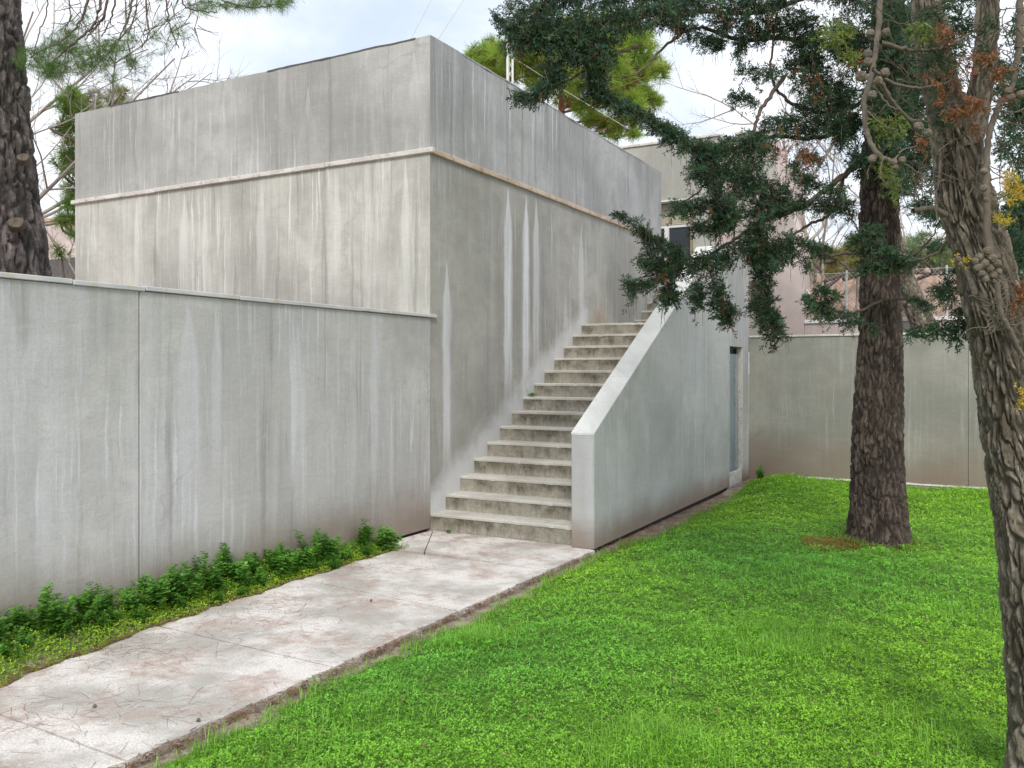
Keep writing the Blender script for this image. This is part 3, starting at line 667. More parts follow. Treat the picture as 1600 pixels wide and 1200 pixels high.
# ---- trunks with real bark relief
def trunk(name, P, rad, mat, parent, kind, sides=110, step=.018, amp=.02, freq=16., seed=0, flare=0., knots=(), stretch=.30, twist=0., mean=.75):
    P = np.asarray(P, float); L = np.linalg.norm(np.diff(P, axis=0), axis=1).sum(); n = max(20, int(L / step))
    C = smooth_line(P, n); r = np.interp(np.linspace(0, 1, n), np.linspace(0, 1, len(rad)), rad); s = np.concatenate([[0], np.cumsum(np.linalg.norm(np.diff(C, axis=0), axis=1))])
    T = unit(np.gradient(C, axis=0)); X = unit(np.cross(T, np.array([0., 1., .0]))); Yv = np.cross(T, X)
    a = np.linspace(0, 2 * np.pi, sides, endpoint=False); V = np.empty((n, sides, 3)); tint = np.ones((n, sides, 3))
    for i in range(n):
        ri = r[i]
        for j in range(sides):
            ca, sa = math.cos(a[j]), math.sin(a[j]); aw = a[j] + twist * s[i] + (twist * .7 * noise.noise((ca * 1.5, sa * 1.5, s[i] * 1.6 + seed)) if twist else 0); cw, sw_ = math.cos(aw), math.sin(aw); lob = flare * math.exp(-s[i] / .16) * (1 + .8 * math.sin(5 * a[j] + seed)) if flare else 0
            if kind == 'plate':
                wv = noise.noise_vector((cw * ri * freq * .55 + seed, sw_ * ri * freq * .55, s[i] * freq * stretch)) * .75 + noise.noise_vector((cw * ri * freq * 1.9 + seed, sw_ * ri * freq * 1.9, s[i] * freq * stretch * 3)) * .28
                q = (cw * ri * freq + seed + wv[0], sw_ * ri * freq + wv[1], s[i] * freq * stretch + wv[2] * .5)
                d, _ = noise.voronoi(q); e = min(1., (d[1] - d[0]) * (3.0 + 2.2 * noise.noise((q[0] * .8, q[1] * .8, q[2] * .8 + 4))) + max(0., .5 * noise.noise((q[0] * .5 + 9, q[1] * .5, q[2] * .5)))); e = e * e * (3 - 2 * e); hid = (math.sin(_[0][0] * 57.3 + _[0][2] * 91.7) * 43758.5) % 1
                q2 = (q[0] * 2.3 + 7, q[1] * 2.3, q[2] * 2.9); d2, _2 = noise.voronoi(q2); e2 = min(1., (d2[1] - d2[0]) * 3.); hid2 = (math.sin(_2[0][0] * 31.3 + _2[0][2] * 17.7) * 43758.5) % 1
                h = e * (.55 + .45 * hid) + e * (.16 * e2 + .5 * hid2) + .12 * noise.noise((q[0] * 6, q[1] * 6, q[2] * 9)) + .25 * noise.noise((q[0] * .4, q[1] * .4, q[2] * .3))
                g = (.55 + .40 * hid + .35 * hid2) * (.40 + .60 * e)  # fissures tinted darker: inner bark colour plus painted recess shade
            else:                                                    # long twisting fibres
                tw = a[j] + s[i] * .55 + .35 * noise.noise((ca * 1.5, sa * 1.5, s[i] * 1.6 + seed))
                q = (math.cos(tw) * ri * freq * 1.5 + seed, math.sin(tw) * ri * freq * 1.5, s[i] * freq * .12)
                wv = noise.noise((q[0] * .7, q[1] * .7, q[2] * 2.2))
                rg = abs(noise.noise((q[0] + wv * .8, q[1] - wv * .8, q[2]))) * 2.4; r2 = abs(noise.noise((q[0] * 2.3, q[1] * 2.3, q[2] * 2 + 5))) * 2.2
                h = .95 * min(1, rg) ** .6 + .45 * min(1, r2) ** .7 + .2 * noise.noise((q[0] * 5, q[1] * 5, q[2] * 9)); g = .95 + .55 * noise.noise((q[0] * .6, q[1] * .6, q[2] + 9)) + .4 * noise.noise((q[0] * 1.7, q[1] * 1.7, q[2] * 2)); g *= .5 + .5 * min(1, rg * 1.6) * (.6 + .4 * min(1, r2 * 1.5))  # groove tint puts crevice shade into the bark colour
            bul = 0
            for (ks, ka, kr, kh) in knots:
                da = (a[j] - ka + math.pi) % (2 * math.pi) - math.pi; dd = math.hypot((s[i] - ks), da * ri) / kr
                if dd < 2: bul += kh * (math.exp(-dd * dd * 2) - .9 * math.exp(-dd * dd * 9))
            big = .05 * noise.noise((ca * 1.2 + seed, sa * 1.2, s[i] * 1.4))
            V[i, j] = C[i] + (X[i] * ca + Yv[i] * sa) * (ri * (1 + big + lob) + amp * (h - mean) + bul)
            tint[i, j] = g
    i = np.arange(n - 1)[:, None] * sides; j = np.arange(sides)[None]; k = (j + 1) % sides
    Fc = np.stack([i + j, i + k, i + sides + k, i + sides + j], -1).reshape(-1, 4)
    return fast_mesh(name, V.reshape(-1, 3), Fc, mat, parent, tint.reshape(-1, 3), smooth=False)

# ---------------------------------------------------------------- middle conifer (stands on the lawn)
D2 = 8.05
b2 = at(1370, 850, D2); b2[2] = -.06
t2 = empty('conifer_tree', b2, 'tall conifer with plated brown trunk standing in the middle of the lawn', 'tree')
tr = [(1370, 855, 46), (1371, 800, 42), (1372, 720, 37.5), (1373, 620, 35), (1375, 520, 31), (1376, 420, 28), (1374, 340, 28), (1375, 270, 26), (1379, 180, 24), (1384, 80, 22), (1388, -60, 20)]
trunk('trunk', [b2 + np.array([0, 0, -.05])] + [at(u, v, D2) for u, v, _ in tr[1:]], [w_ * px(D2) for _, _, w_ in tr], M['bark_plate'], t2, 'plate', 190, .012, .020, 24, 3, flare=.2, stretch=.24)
tb = Tubes(); tb.add(smooth_line([at(1388, -55, D2), at(1390, -220, D2), at(1392, -420, D2), at(1393, -700, D2)], 20), np.linspace(20 * px(D2), .03, 20), 14); tb.build('trunk_top', M['twig'], t2)
# limbs: (points in photo pixels, depth at trunk, depth at tip, radius at trunk in metres)
limbs = [
 ([(1372, 236), (1320, 272), (1262, 318), (1192, 346), (1132, 384), (1080, 416), (1036, 426)], 8.0, 7.0, .032),
 ([(1320, 272), (1300, 330), (1262, 352), (1215, 392), (1200, 460), (1205, 520)], 7.9, 7.4, .018),
 ([(1384, 60), (1300, 70), (1225, 60), (1160, 62), (1090, 44), (1040, 72), (1000, 112), (950, 120)], 8.0, 6.6, .028),
 ([(1386, -30), (1280, -10), (1180, 20), (1080, 18), (980, 30), (880, 40), (800, 42), (768, 24)], 8.0, 6.5, .026),
 ([(1380, 150), (1300, 175), (1235, 160), (1205, 118), (1212, 40), (1225, -30)], 8.0, 7.2, .022),
 ([(1378, 180), (1280, 215), (1190, 215), (1110, 250), (1060, 225), (990, 180), (915, 135)], 8.0, 6.7, .022),
 ([(1225, 120), (1190, 170), (1172, 215), (1130, 262), (1090, 300), (1050, 330)], 7.6, 7.0, .02),
 ([(1000, 70), (940, 95), (880, 130), (830, 150), (802, 165)], 6.8, 6.5, .012),
 ([(1080, 416), (1040, 395), (1000, 352), (962, 332)], 7.2, 6.8, .01),
 ([(1100, 400), (1050, 410), (1010, 445), (975, 442), (985, 470)], 7.2, 6.8, .01),
 ([(1100, 405), (1115, 440), (1125, 470), (1150, 500)], 7.2, 6.9, .01),
 ([(1376, 400), (1330, 395), (1290, 400), (1262, 385), (1240, 365)], 7.9, 7.3, .015),
 ([(1376, 470), (1330, 490), (1290, 480), (1262, 462)], 7.8, 7.2, .014),
 ([(1376, 410), (1420, 400), (1450, 380), (1470, 345)], 7.9, 7.4, .014),
 ([(1378, 470), (1420, 468), (1455, 480)], 7.9, 7.3, .012),
 ([(1384, 90), (1420, 60), (1440, 10), (1470, -40)], 8.0, 7.6, .02),
 ([(1380, 200), (1425, 210), (1460, 240), (1480, 300)], 8.0, 7.5, .018),
 ([(1315, 290), (1330, 340), (1345, 365)], 7.9, 7.7, .012),
]
tb = Tubes()
for pts, da, db, r0 in limbs:
    n = len(pts); PP = [at(u, v, da + (db - da) * i / (n - 1)) for i, (u, v) in enumerate(pts)]
    L_ = smooth_line(PP, 8 * n); L_[1:] += rng.normal(size=L_[1:].shape) * .006
    tb.add(L_, np.linspace(r0, .004, len(L_)), 7)
tb.build('limbs', M['twig'], t2)
# foliage: (points, depth a, depth b, half thickness in px, density)
fol = [
 ([(800, 45), (880, 40), (980, 30), (1080, 18)], 6.5, 6.9, 30, 1.1), ([(768, 24), (800, 44)], 6.5, 6.5, 9, 1.),
 ([(800, 68), (850, 62), (900, 65), (960, 70)], 6.5, 6.7, 24, 1.), ([(870, 75), (915, 85), (945, 90)], 6.6, 6.7, 32, 1.),
 ([(860, 105), (875, 130)], 6.6, 6.6, 22, .9), ([(925, 105), (935, 140)], 6.7, 6.7, 22, 1.1), ([(808, 152), (840, 148), (860, 130)], 6.5, 6.6, 17, 1.1),
 ([(800, 15), (860, 5), (930, -5), (1010, 0), (1100, 5), (1180, 10), (1230, 5)], 6.6, 7.3, 24, 1.),
 ([(1120, 35), (1180, 50), (1230, 45)], 7.2, 7.5, 26, 1.), ([(1050, 40), (1100, 62), (1130, 72)], 7.1, 7.3, 16, 1.),
 ([(1150, 80), (1165, 60)], 7.3, 7.3, 14, .9),
 ([(915, 138), (960, 160), (1000, 180), (1040, 205)], 6.7, 6.9, 16, 1.15), ([(1030, 200), (1080, 228), (1120, 245)], 6.9, 7.1, 22, 1.2),
 ([(1090, 240), (1140, 232), (1180, 225), (1200, 235)], 7.1, 7.5, 26, 1.1), ([(1080, 265), (1130, 275), (1180, 265)], 7.0, 7.3, 26, 1.2),
 ([(1110, 300), (1130, 340), (1145, 320)], 7.0, 7.1, 30, 1.2), ([(1052, 330), (1075, 326), (1100, 325)], 6.9, 7.0, 15, 1.1), ([(1085, 360), (1115, 355), (1145, 350)], 7.0, 7.1, 14, 1.),
 ([(1150, 300), (1190, 290), (1225, 300)], 7.3, 7.5, 26, 1.1), ([(1175, 330), (1210, 320), (1250, 318)], 7.3, 7.6, 24, 1.1), ([(1200, 345), (1170, 385), (1210, 400), (1240, 380)], 7.3, 7.5, 30, 1.3),
 ([(962, 332), (990, 348), (1010, 368)], 6.8, 6.9, 9, 1.2), ([(1000, 362), (1030, 385), (1065, 398)], 6.9, 7.0, 17, 1.1),
 ([(975, 442), (1000, 448), (1020, 440)], 6.8, 6.9, 13, 1.2), ([(985, 450), (990, 472)], 6.8, 6.8, 8, 1.), ([(1010, 405), (1030, 420), (1060, 425)], 6.9, 7.0, 20, 1.2), ([(1040, 440), (1055, 465), (1040, 470)], 6.9, 7., 17, 1.1),
 ([(1070, 415), (1110, 410), (1150, 395)], 7.0, 7.2, 22, 1.1), ([(1085, 440), (1090, 475)], 7.0, 7.0, 16, 1.), ([(1115, 440), (1125, 475), (1140, 500)], 7.0, 7.0, 20, 1.15), ([(1135, 482), (1155, 490)], 6.9, 6.9, 10, 1.),
 ([(1190, 400), (1195, 440), (1200, 490), (1215, 530)], 7.3, 7.4, 24, 1.2), ([(1180, 470), (1190, 500)], 7.3, 7.3, 14, 1.),
 ([(1150, 110), (1200, 120), (1240, 100)], 7.4, 7.6, 18, .6), ([(1140, 155), (1160, 150), (1180, 165)], 7.2, 7.3, 14, .6), ([(1190, 200), (1230, 190), (1260, 210)], 7.4, 7.6, 22, .9),
 ([(1240, 20), (1270, 60), (1250, 100), (1290, 110)], 7.5, 7.7, 36, 1.), ([(1260, 130), (1290, 160), (1330, 150)], 7.5, 7.8, 34, 1.), ([(1300, 60), (1340, 90), (1330, 30)], 7.6, 7.8, 36, 1.), ([(1250, 175), (1290, 200), (1340, 195)], 7.5, 7.8, 26, 1.),
 ([(1300, 120), (1330, 210)], 7.7, 7.9, 22, .9), ([(1340, 230), (1350, 270)], 7.8, 7.8, 18, .9), ([(1280, -20), (1340, -10), (1400, 0)], 7.6, 8., 30, 1.),
 ([(1270, 330), (1300, 315), (1330, 330)], 7.5, 7.8, 22, .8), ([(1240, 260), (1265, 290)], 7.5, 7.6, 18, .8), ([(1280, 255), (1250, 240)], 7.6, 7.6, 14, .7),
 ([(1262, 385), (1290, 395)], 7.4, 7.5, 16, 1.), ([(1262, 420), (1260, 405)], 7.3, 7.3, 12, .7), ([(1262, 470), (1290, 490), (1330, 498)], 7.2, 7.5, 16, 1.1), ([(1275, 455), (1310, 470)], 7.2, 7.4, 16, .8), ([(1315, 510), (1345, 500)], 7.4, 7.5, 9, .8),
 ([(1335, 375), (1375, 395), (1415, 400)], 7.4, 7.5, 19, 1.3), ([(1345, 415), (1390, 420), (1430, 410)], 7.4, 7.5, 14, 1.2), ([(1350, 360), (1375, 362)], 7.5, 7.5, 14, 1.1), ([(1360, 505), (1370, 520)], 7.5, 7.5, 9, .8),
 ([(1420, 465), (1445, 475), (1455, 488)], 7.3, 7.3, 12, 1.1), ([(1440, 390), (1465, 385), (1480, 375)], 7.4, 7.4, 10, .8),
 ([(1400, 130), (1430, 100), (1415, 60)], 7.7, 7.8, 26, .8), ([(1410, 190), (1440, 230), (1460, 290)], 7.6, 7.6, 24, .9), ([(1430, 320), (1450, 335), (1475, 330)], 7.5, 7.5, 15, .8), ([(1400, 250), (1425, 270)], 7.7, 7.7, 14, .7),
 ([(1430, 20), (1470, 40)], 7.7, 7.7, 26, .9), ([(1395, 60), (1440, 120), (1400, 170)], 7.3, 7.4, 28, .8), ([(1395, 220), (1430, 260), (1410, 310)], 7.3, 7.4, 22, .8), ([(1440, 180), (1470, 250)], 7.2, 7.3, 20, .8), ([(1270, 290), (1320, 300)], 7.4, 7.5, 16, .6), ([(1580, 120), (1600, 200)], 6., 6., 40, .8), ([(1590, 300), (1600, 420)], 6., 6., 34, .9), ([(1365, 20), (1390, 70), (1370, 110)], 7.4, 7.5, 30, 1.1), ([(1350, 150), (1390, 180), (1370, 215)], 7.4, 7.5, 28, 1.1), ([(1330, 250), (1370, 250)], 7.5, 7.5, 14, 1.), ([(1415, 10), (1400, 60)], 7.4, 7.5, 24, 1.), ([(1410, 130), (1420, 190)], 7.4, 7.4, 22, 1.), ([(1320, 180), (1310, 225)], 7.5, 7.6, 20, .9), ([(1350, -60), (1250, -60), (1150, -50), (1040, -50)], 7., 7.5, 36, .9),
]
lv = Leaves(); dead = Leaves(); tw_ = Tubes()
for pts, da, db, th, den in fol:
    n = len(pts); th = th * .9
    seg = np.hypot(*np.diff(np.array(pts, float), axis=0).T).sum() + th
    cnt = int(den * seg * 2 * th / 31) + 10
    t_ = rng.random(cnt) * (n - 1); i0 = np.minimum(t_.astype(int), n - 2); f_ = (t_ - i0)[:, None]
    A_ = np.array(pts, float); uv = A_[i0] * (1 - f_) + A_[i0 + 1] * f_; dirp = A_[i0 + 1] - A_[i0]; dirp /= np.linalg.norm(dirp, axis=1)[:, None]
    D_ = da + (db - da) * t_ / (n - 1)
    rr = th * np.sqrt(rng.random(cnt)) * .8; an_ = rng.random(cnt) * 6.283
    off = np.stack([np.cos(an_) * rr, np.sin(an_) * rr], 1); dz_ = rng.normal(size=cnt) * th * .55
    for k in range(cnt):
        d = D_[k]; m_ = px(d); c_ = at(uv[k, 0], uv[k, 1], d); p = at(uv[k, 0] + off[k, 0], uv[k, 1] + off[k, 1], d + dz_[k] * m_)
        Rv = np.array([CO, SI, 0.]); Fv = np.array([-SI, CO, 0.])
        out = (p - c_) / (th * m_ + 1e-6); br = Rv * dirp[k, 0] + np.array([0, 0, -dirp[k, 1]])
        dr = unit(br * (-.25 if br[0] > 0 else .25) + out * .9 + np.array([-.25 * CO, -.25 * SI, -.25]) + rng.normal(size=3) * .4)
        sc = rng.uniform(.09, .158) * (1. if th > 12 else .75)
        h_ = .35 + 1.1 * rng.random() ** 1.4; g_ = np.array([h_ * rng.uniform(.75, 1.2), h_ * rng.uniform(.9, 1.15), h_ * rng.uniform(.8, 1.3)])
        if rng.random() < .035: dead.add(p, unit(np.array([0, 0, -1.]) + rng.normal(size=3) * .35), sc * 1.1, np.array([.7, .8, .8]) * h_)
        else: lv.add(p - dr * sc * .5, dr, sc, g_)
        if k % 4 == 0: tw_.add([c_, (c_ + p) / 2 + rng.normal(size=3) * .008, p], [.0032, .0026, .0018], 3)
        if k % 9 == 0:                                               # withered strings hanging in the foliage
            q = p + rng.normal(size=3) * .02; l_ = rng.uniform(.07, .2); sw = rng.normal(size=3) * .03
            tw_.add([q, q + np.array([0, 0, -l_ * .5]) + sw, q + np.array([0, 0, -l_]) + sw * .4], [.0022, .0018, .0012], 3)
def unseen_shade_foliage(L_, c, rad, n, sc):  # foliage clumps above the view, added to shade trunks and lawn
    X_ = unit(rng.normal(size=(n, 3))); q = rng.random(n) ** .45; P = np.array(c) + X_ * q[:, None] * np.array(rad)
    L_.add(P, unit(X_ + rng.normal(size=(n, 3)) * .4 + [0, 0, -.2]), rng.uniform(.7, 1.3, n) * sc, np.array([.8, .9, .8]) * rng.uniform(.6, 1.2, (n, 1)))
for k_ in range(26):
    a_ = rng.random() * 6.283; zc = rng.uniform(6.9, 10.5); ro = rng.uniform(.3, 2.0) * (1.2 - (zc - 6.9) / 5); unseen_shade_foliage(lv, (b2[0] + ro * math.cos(a_), b2[1] + ro * math.sin(a_), zc), (.75, .75, .4), 45, .3)
crown = lv.build('crown', SPRAY, M['cypress'], t2)
tw_.build('twigs', plain('withered_twigs', (.23, .16, .12), .9), t2)
for (u, v, d, r_, n_) in ((1215, 232, 7.3, 18, 10), (1255, 232, 7.4, 16, 16), (1262, 250, 7.4, 10, 8), (1278, 130, 7.4, 12, 8), (1330, 110, 7.5, 14, 6), (1040, 430, 6.9, 8, 4)):
    for _ in range(n_):
        p = at(u + rng.normal() * r_ * .6, v + rng.normal() * r_ * .6, d - .12); dead.add(p, unit(rng.normal(size=3) + np.array([0, 0, -.6])), rng.uniform(.08, .12), np.array([1.2, 1, .8]) * rng.uniform(.7, 1.3))
dead.build('dead_sprays', SPRAY_S, M['dead'], t2)

# ---------------------------------------------------------------- right foreground cypress
D3 = 3.3
b3 = at(1636, 1240, D3); b3[2] = -.05
t3 = empty('cypress_tree', b3, 'leaning cypress with twisted fibrous bark and round cones at the right edge', 'tree')
c3 = [(1636, 1260, 66), (1628, 1120, 52), (1614, 900, 50), (1598, 780, 48), (1582, 690, 47), (1571, 600, 47), (1560, 520, 46), (1548, 460, 45), (1532, 390, 44), (1508, 310, 43), (1500, 250, 38), (1493, 205, 36)]
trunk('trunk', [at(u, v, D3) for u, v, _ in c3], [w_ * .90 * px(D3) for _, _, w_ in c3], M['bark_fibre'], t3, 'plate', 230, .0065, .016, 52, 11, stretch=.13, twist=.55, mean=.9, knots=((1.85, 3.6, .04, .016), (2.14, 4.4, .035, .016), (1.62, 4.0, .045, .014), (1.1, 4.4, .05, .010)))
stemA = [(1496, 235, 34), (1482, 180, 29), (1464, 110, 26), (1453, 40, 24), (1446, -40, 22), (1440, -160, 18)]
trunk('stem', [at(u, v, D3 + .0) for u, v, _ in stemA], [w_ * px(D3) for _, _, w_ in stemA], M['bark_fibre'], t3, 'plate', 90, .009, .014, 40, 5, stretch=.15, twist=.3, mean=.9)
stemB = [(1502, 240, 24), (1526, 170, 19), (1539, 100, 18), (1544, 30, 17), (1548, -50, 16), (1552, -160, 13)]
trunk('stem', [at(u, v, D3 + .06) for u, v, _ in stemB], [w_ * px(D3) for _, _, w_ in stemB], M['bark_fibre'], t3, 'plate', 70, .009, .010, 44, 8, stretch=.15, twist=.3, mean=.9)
tb = Tubes()
def br(pts, d, r0, r1=None, sd=7, n=None, wig=.004):
    if not isinstance(d, (tuple, list)): d = (d, d)
    PP = [at(u, v, d[0] + (d[1] - d[0]) * i / max(1, len(pts) - 1)) for i, (u, v) in enumerate(pts)]
    L_ = smooth_line(PP, n or 7 * len(pts)); L_ += rng.normal(size=L_.shape) * wig * .4
    tb.add(L_, np.linspace(r0, r1 if r1 else r0 * .4, len(L_)), sd)
br([(1442, -150), (1410, -120), (1384, -70), (1376, -20), (1372, 50), (1364, 105), (1352, 150), (1351, 185), (1359, 220), (1378, 246), (1396, 252)], (3.28, 3.0), .012, .008, 9)
br([(1364, 108), (1395, 130), (1440, 137), (1478, 130), (1492, 122)], (3.03, 3.2), .007); br([(1374, 66), (1425, 78), (1480, 74), (1515, 52)], (3.05, 3.2), .008, .004)
br([(1370, 120), (1395, 160), (1425, 187), (1495, 194)], (3.03, 3.2), .010, .004); br([(1356, 175), (1378, 195), (1402, 204)], (3.0, 3.0), .0035)
br([(1396, 252), (1410, 235), (1432, 228)], 3.0, .004); br([(1396, 250), (1425, 262), (1455, 288)], 3.0, .003); br([(1364, 132), (1390, 165), (1410, 172)], 3.02, .004)
br([(1380, 246), (1376, 270), (1386, 292)], 3.0, .003); br([(1372, 240), (1358, 262), (1356, 280)], 3.0, .003)
br([(1545, 400), (1543, 330), (1541, 268), (1546, 210), (1555, 178), (1562, 165)], (3.1, 3.16), .013, .010, 9); br([(1558, 172), (1585, 176), (1602, 168)], (3.15, 3.2), .005); br([(1555, 180), (1575, 192), (1605, 196)], 3.15, .004)
br([(1562, 165), (1580, 140), (1586, 110)], 3.18, .011, .009); br([(1592, 75), (1594, 30), (1593, -20)], 3.2, .014, .012, 9); br([(1586, 110), (1592, 75)], (3.18, 3.2), .009, .012)
br([(1545, 280), (1565, 278), (1585, 270)], 3.12, .003); br([(1546, 300), (1560, 305), (1572, 303)], 3.12, .003)
br([(1470, 240), (1466, 280), (1462, 310), (1464, 345)], 3.15, .004, .003); br([(1425, 330), (1455, 325), (1478, 335)], (3.2, 3.25), .009, .012)
br([(1558, 440), (1565, 490), (1580, 520), (1600, 560)], (3.05, 3.1), .010, .007); br([(1555, 420), (1560, 450)], 3.06, .006)
br([(1480, 375), (1465, 395), (1440, 405), (1415, 408)], (3.3, 3.5), .006)
for _ in range(70):                                                  # snarl of dead twigs and roots of shed branches on the trunk
    u = rng.uniform(1535, 1602); v = rng.uniform(440, 525); a_ = rng.uniform(0, 6.28); l_ = rng.uniform(15, 55)
    br([(u, v), (u + .5 * l_ * math.cos(a_) + rng.normal() * 6, v + .5 * l_ * math.sin(a_) + rng.normal() * 6), (u + l_ * math.cos(a_), v + l_ * math.sin(a_) * .8)], (3.10, 3.10), rng.uniform(.0012, .003), n=9)
for _ in range(190):                                                 # fine hanging twigs up among the cones
    u = rng.uniform(1370, 1600); v = rng.uniform(10, 300); l_ = rng.uniform(20, 80); a_ = rng.normal() * .8 + 1.3
    br([(u, v), (u + .5 * l_ * math.cos(a_) + rng.normal() * 8, v + .5 * l_ * math.sin(a_)), (u + l_ * math.cos(a_) + rng.normal() * 6, v + l_ * math.sin(a_))], (3.12, 3.16), rng.uniform(.0012, .0026), n=8)
tb.build('branches', M['twig_grey'], t3)
# dark sprig across the lower part of the trunk
lv3 = Leaves(); ol = Leaves(); dd3 = Leaves()
def clump(L_, u, v, d, ru, rv, n, sc, colr, bias=(0, 0, -.3), var=.3):
    for _ in range(n):
        a_ = rng.random() * 6.283; q = math.sqrt(rng.random()); m_ = px(d)
        p = at(u + ru * q * math.cos(a_), v + rv * q * math.sin(a_), d + rng.normal() * min(ru, rv) * .5 * m_); c_ = at(u, v, d)
        dr = unit((p - c_) / (max(ru, rv) * m_) * .9 + np.array(bias) + rng.normal(size=3) * .4); s_ = sc * rng.uniform(.7, 1.25)
        L_.add(p - dr * s_ * .5, dr, s_, np.array(colr) * rng.uniform(1 - var, 1 + var) * np.array([rng.uniform(.85, 1.2), 1, rng.uniform(.85, 1.2)]))
for (u, v, ru, rv, n) in ((1490, 90, 16, 30, 18), (1470, 195, 14, 12, 8), (1540, 90, 14, 24, 10), (1452, 95, 18, 24, 24), (1445, 30, 20, 22, 22), (1462, 150, 14, 18, 14), (1475, 20, 14, 18, 12), (1545, 40, 14, 20, 12)): clump(lv3, u, v, 3.14, ru, rv, n, .07, (.8, .8, .7))
DK = (.75, .85, .8)
for (u, v, ru, rv, n) in ((1500, 508, 22, 12, 26), (1465, 514, 25, 11, 28), (1432, 520, 14, 9, 14), (1490, 530, 12, 9, 9), (1482, 455, 22, 20, 42), (1500, 490, 12, 10, 10), (1497, 420, 10, 10, 8)):
    clump(lv3, u, v, 3.45, ru, rv, n, .075, DK)
for (u, v, ru, rv, n) in ((1585, 230, 28, 35, 60), (1590, 300, 16, 40, 30), (1595, 400, 12, 50, 40), (1590, 60, 16, 40, 34), (1565, 110, 16, 18, 16), (1500, 40, 22, 30, 46), (1490, -10, 50, 20, 40), (1420, 30, 24, 26, 26), (1455, 120, 16, 22, 22), (1448, 60, 16, 24, 20), (1440, 170, 14, 16, 14), (1405, 280, 22, 22, 22), (1420, 150, 20, 30, 24), (1400, 210, 18, 16, 14), (1440, 320, 18, 22, 22), (1470, 345, 14, 16, 12), (1590, 640, 14, 14, 14)):
    clump(lv3, u, v, 3.75, ru, rv, n, .085, DK)
for (u, v, ru, rv, n) in ((1310, 50, 26, 24, 32), (1330, 90, 14, 14, 10), (1440, 50, 18, 14, 16), (1400, 195, 16, 14, 12), (1384, 275, 10, 18, 10), (1395, 300, 8, 14, 6), (1375, 205, 9, 18, 8)):
    clump(ol, u, v, 3.05, ru, rv, n, .07, (2.3, 1.75, .75), (0, 0, -.15))
for (u, v, ru, rv, n) in ((1583, 295, 17, 24, 44), (1568, 345, 12, 12, 14), (1500, 408, 10, 8, 8), (1595, 620, 8, 14, 8)):
    clump(ol, u, v, 3.05, ru, rv, n, .045, (6.5, 2.9, .6), (0, 0, .2))
for (u, v, ru, rv, n) in ((1535, 88, 22, 10, 14), (1505, 100, 18, 12, 8), (1525, 165, 20, 14, 24), (1500, 180, 16, 8, 12), (1525, 200, 8, 14, 7), (1570, 150, 14, 10, 9), (1500, 130, 26, 26, 8), (1440, 225, 8, 12, 8), (1465, 60, 20, 26, 6), (1455, 120, 18, 22, 6), (1480, 160, 16, 20, 6), (1595, 470, 10, 25, 18), (1480, 60, 18, 18, 12), (1560, 115, 18, 10, 12)):
    clump(dd3, u, v, 3.08, ru, rv, n, .06, (1., 1., 1.), (0, 0, -.2), .4)
for k_ in range(26):
    a_ = rng.random() * 6.283; zc = rng.uniform(4.0, 6.8); ro = rng.uniform(.2, 1.5); unseen_shade_foliage(lv3, (5.25 + ro * math.cos(a_), -4.3 + ro * math.sin(a_) * .8, zc), (.6, .6, .35), 40, .26)  # unseen clumps overhead, added on the sun side to darken the stems
lv3.build('crown', SPRAY, M['cypress'], t3); ol.build('olive_sprays', SPRAY_S, M['cypress'], t3); dd3.build('dead_sprays', SPRAY_S, M['dead'], t3)
# cones: knobbly little globes
bm = bmesh.new(); bmesh.ops.create_icosphere(bm, subdivisions=3, radius=1)
for v in bm.verts:
    d, _ = noise.voronoi(v.co * 1.55); v.co *= .90 + .16 * min(1, (d[1] - d[0]) * 2.2) + .05 * max(0, .3 - d[0])
cone_me = bpy.data.meshes.new('cone'); bm.to_mesh(cone_me); bm.free(); cone_me.materials.append(M['cone'])
for (u, v, r_) in [(1360, 52, 8), (1384, 51, 8), (1356, 84, 8), (1356, 97, 9), (1345, 119, 10), (1372, 127, 9), (1383, 114, 9), (1363, 148, 8), (1350, 122, 7), (1435, 198, 9), (1450, 208, 8), (1363, 248, 8), (1396, 253, 7), (1410, 250, 7), (1399, 262, 6), (1537, 268, 7), (1537, 294, 7), (1541, 312, 5), (1575, 142, 7), (1594, 148, 8), (1580, 152, 7),
                   (1543, 392, 8), (1530, 402, 8), (1550, 404, 9), (1538, 412, 9), (1558, 412, 8), (1528, 418, 8), (1546, 420, 8), (1534, 428, 7), (1552, 430, 8), (1540, 436, 7), (1560, 425, 7), (1524, 408, 7), (1497, 405, 6), (1500, 412, 5)]:
    o_ = link('cone', cone_me, None, t3); p = at(u, v, 2.98 if v < 300 else 3.05); o_.location = p; r_ *= .88 * px(3.0); o_.scale = (r_, r_, r_ * .92); o_.rotation_euler = (rng.random() * 6, rng.random() * 6, rng.random() * 6)

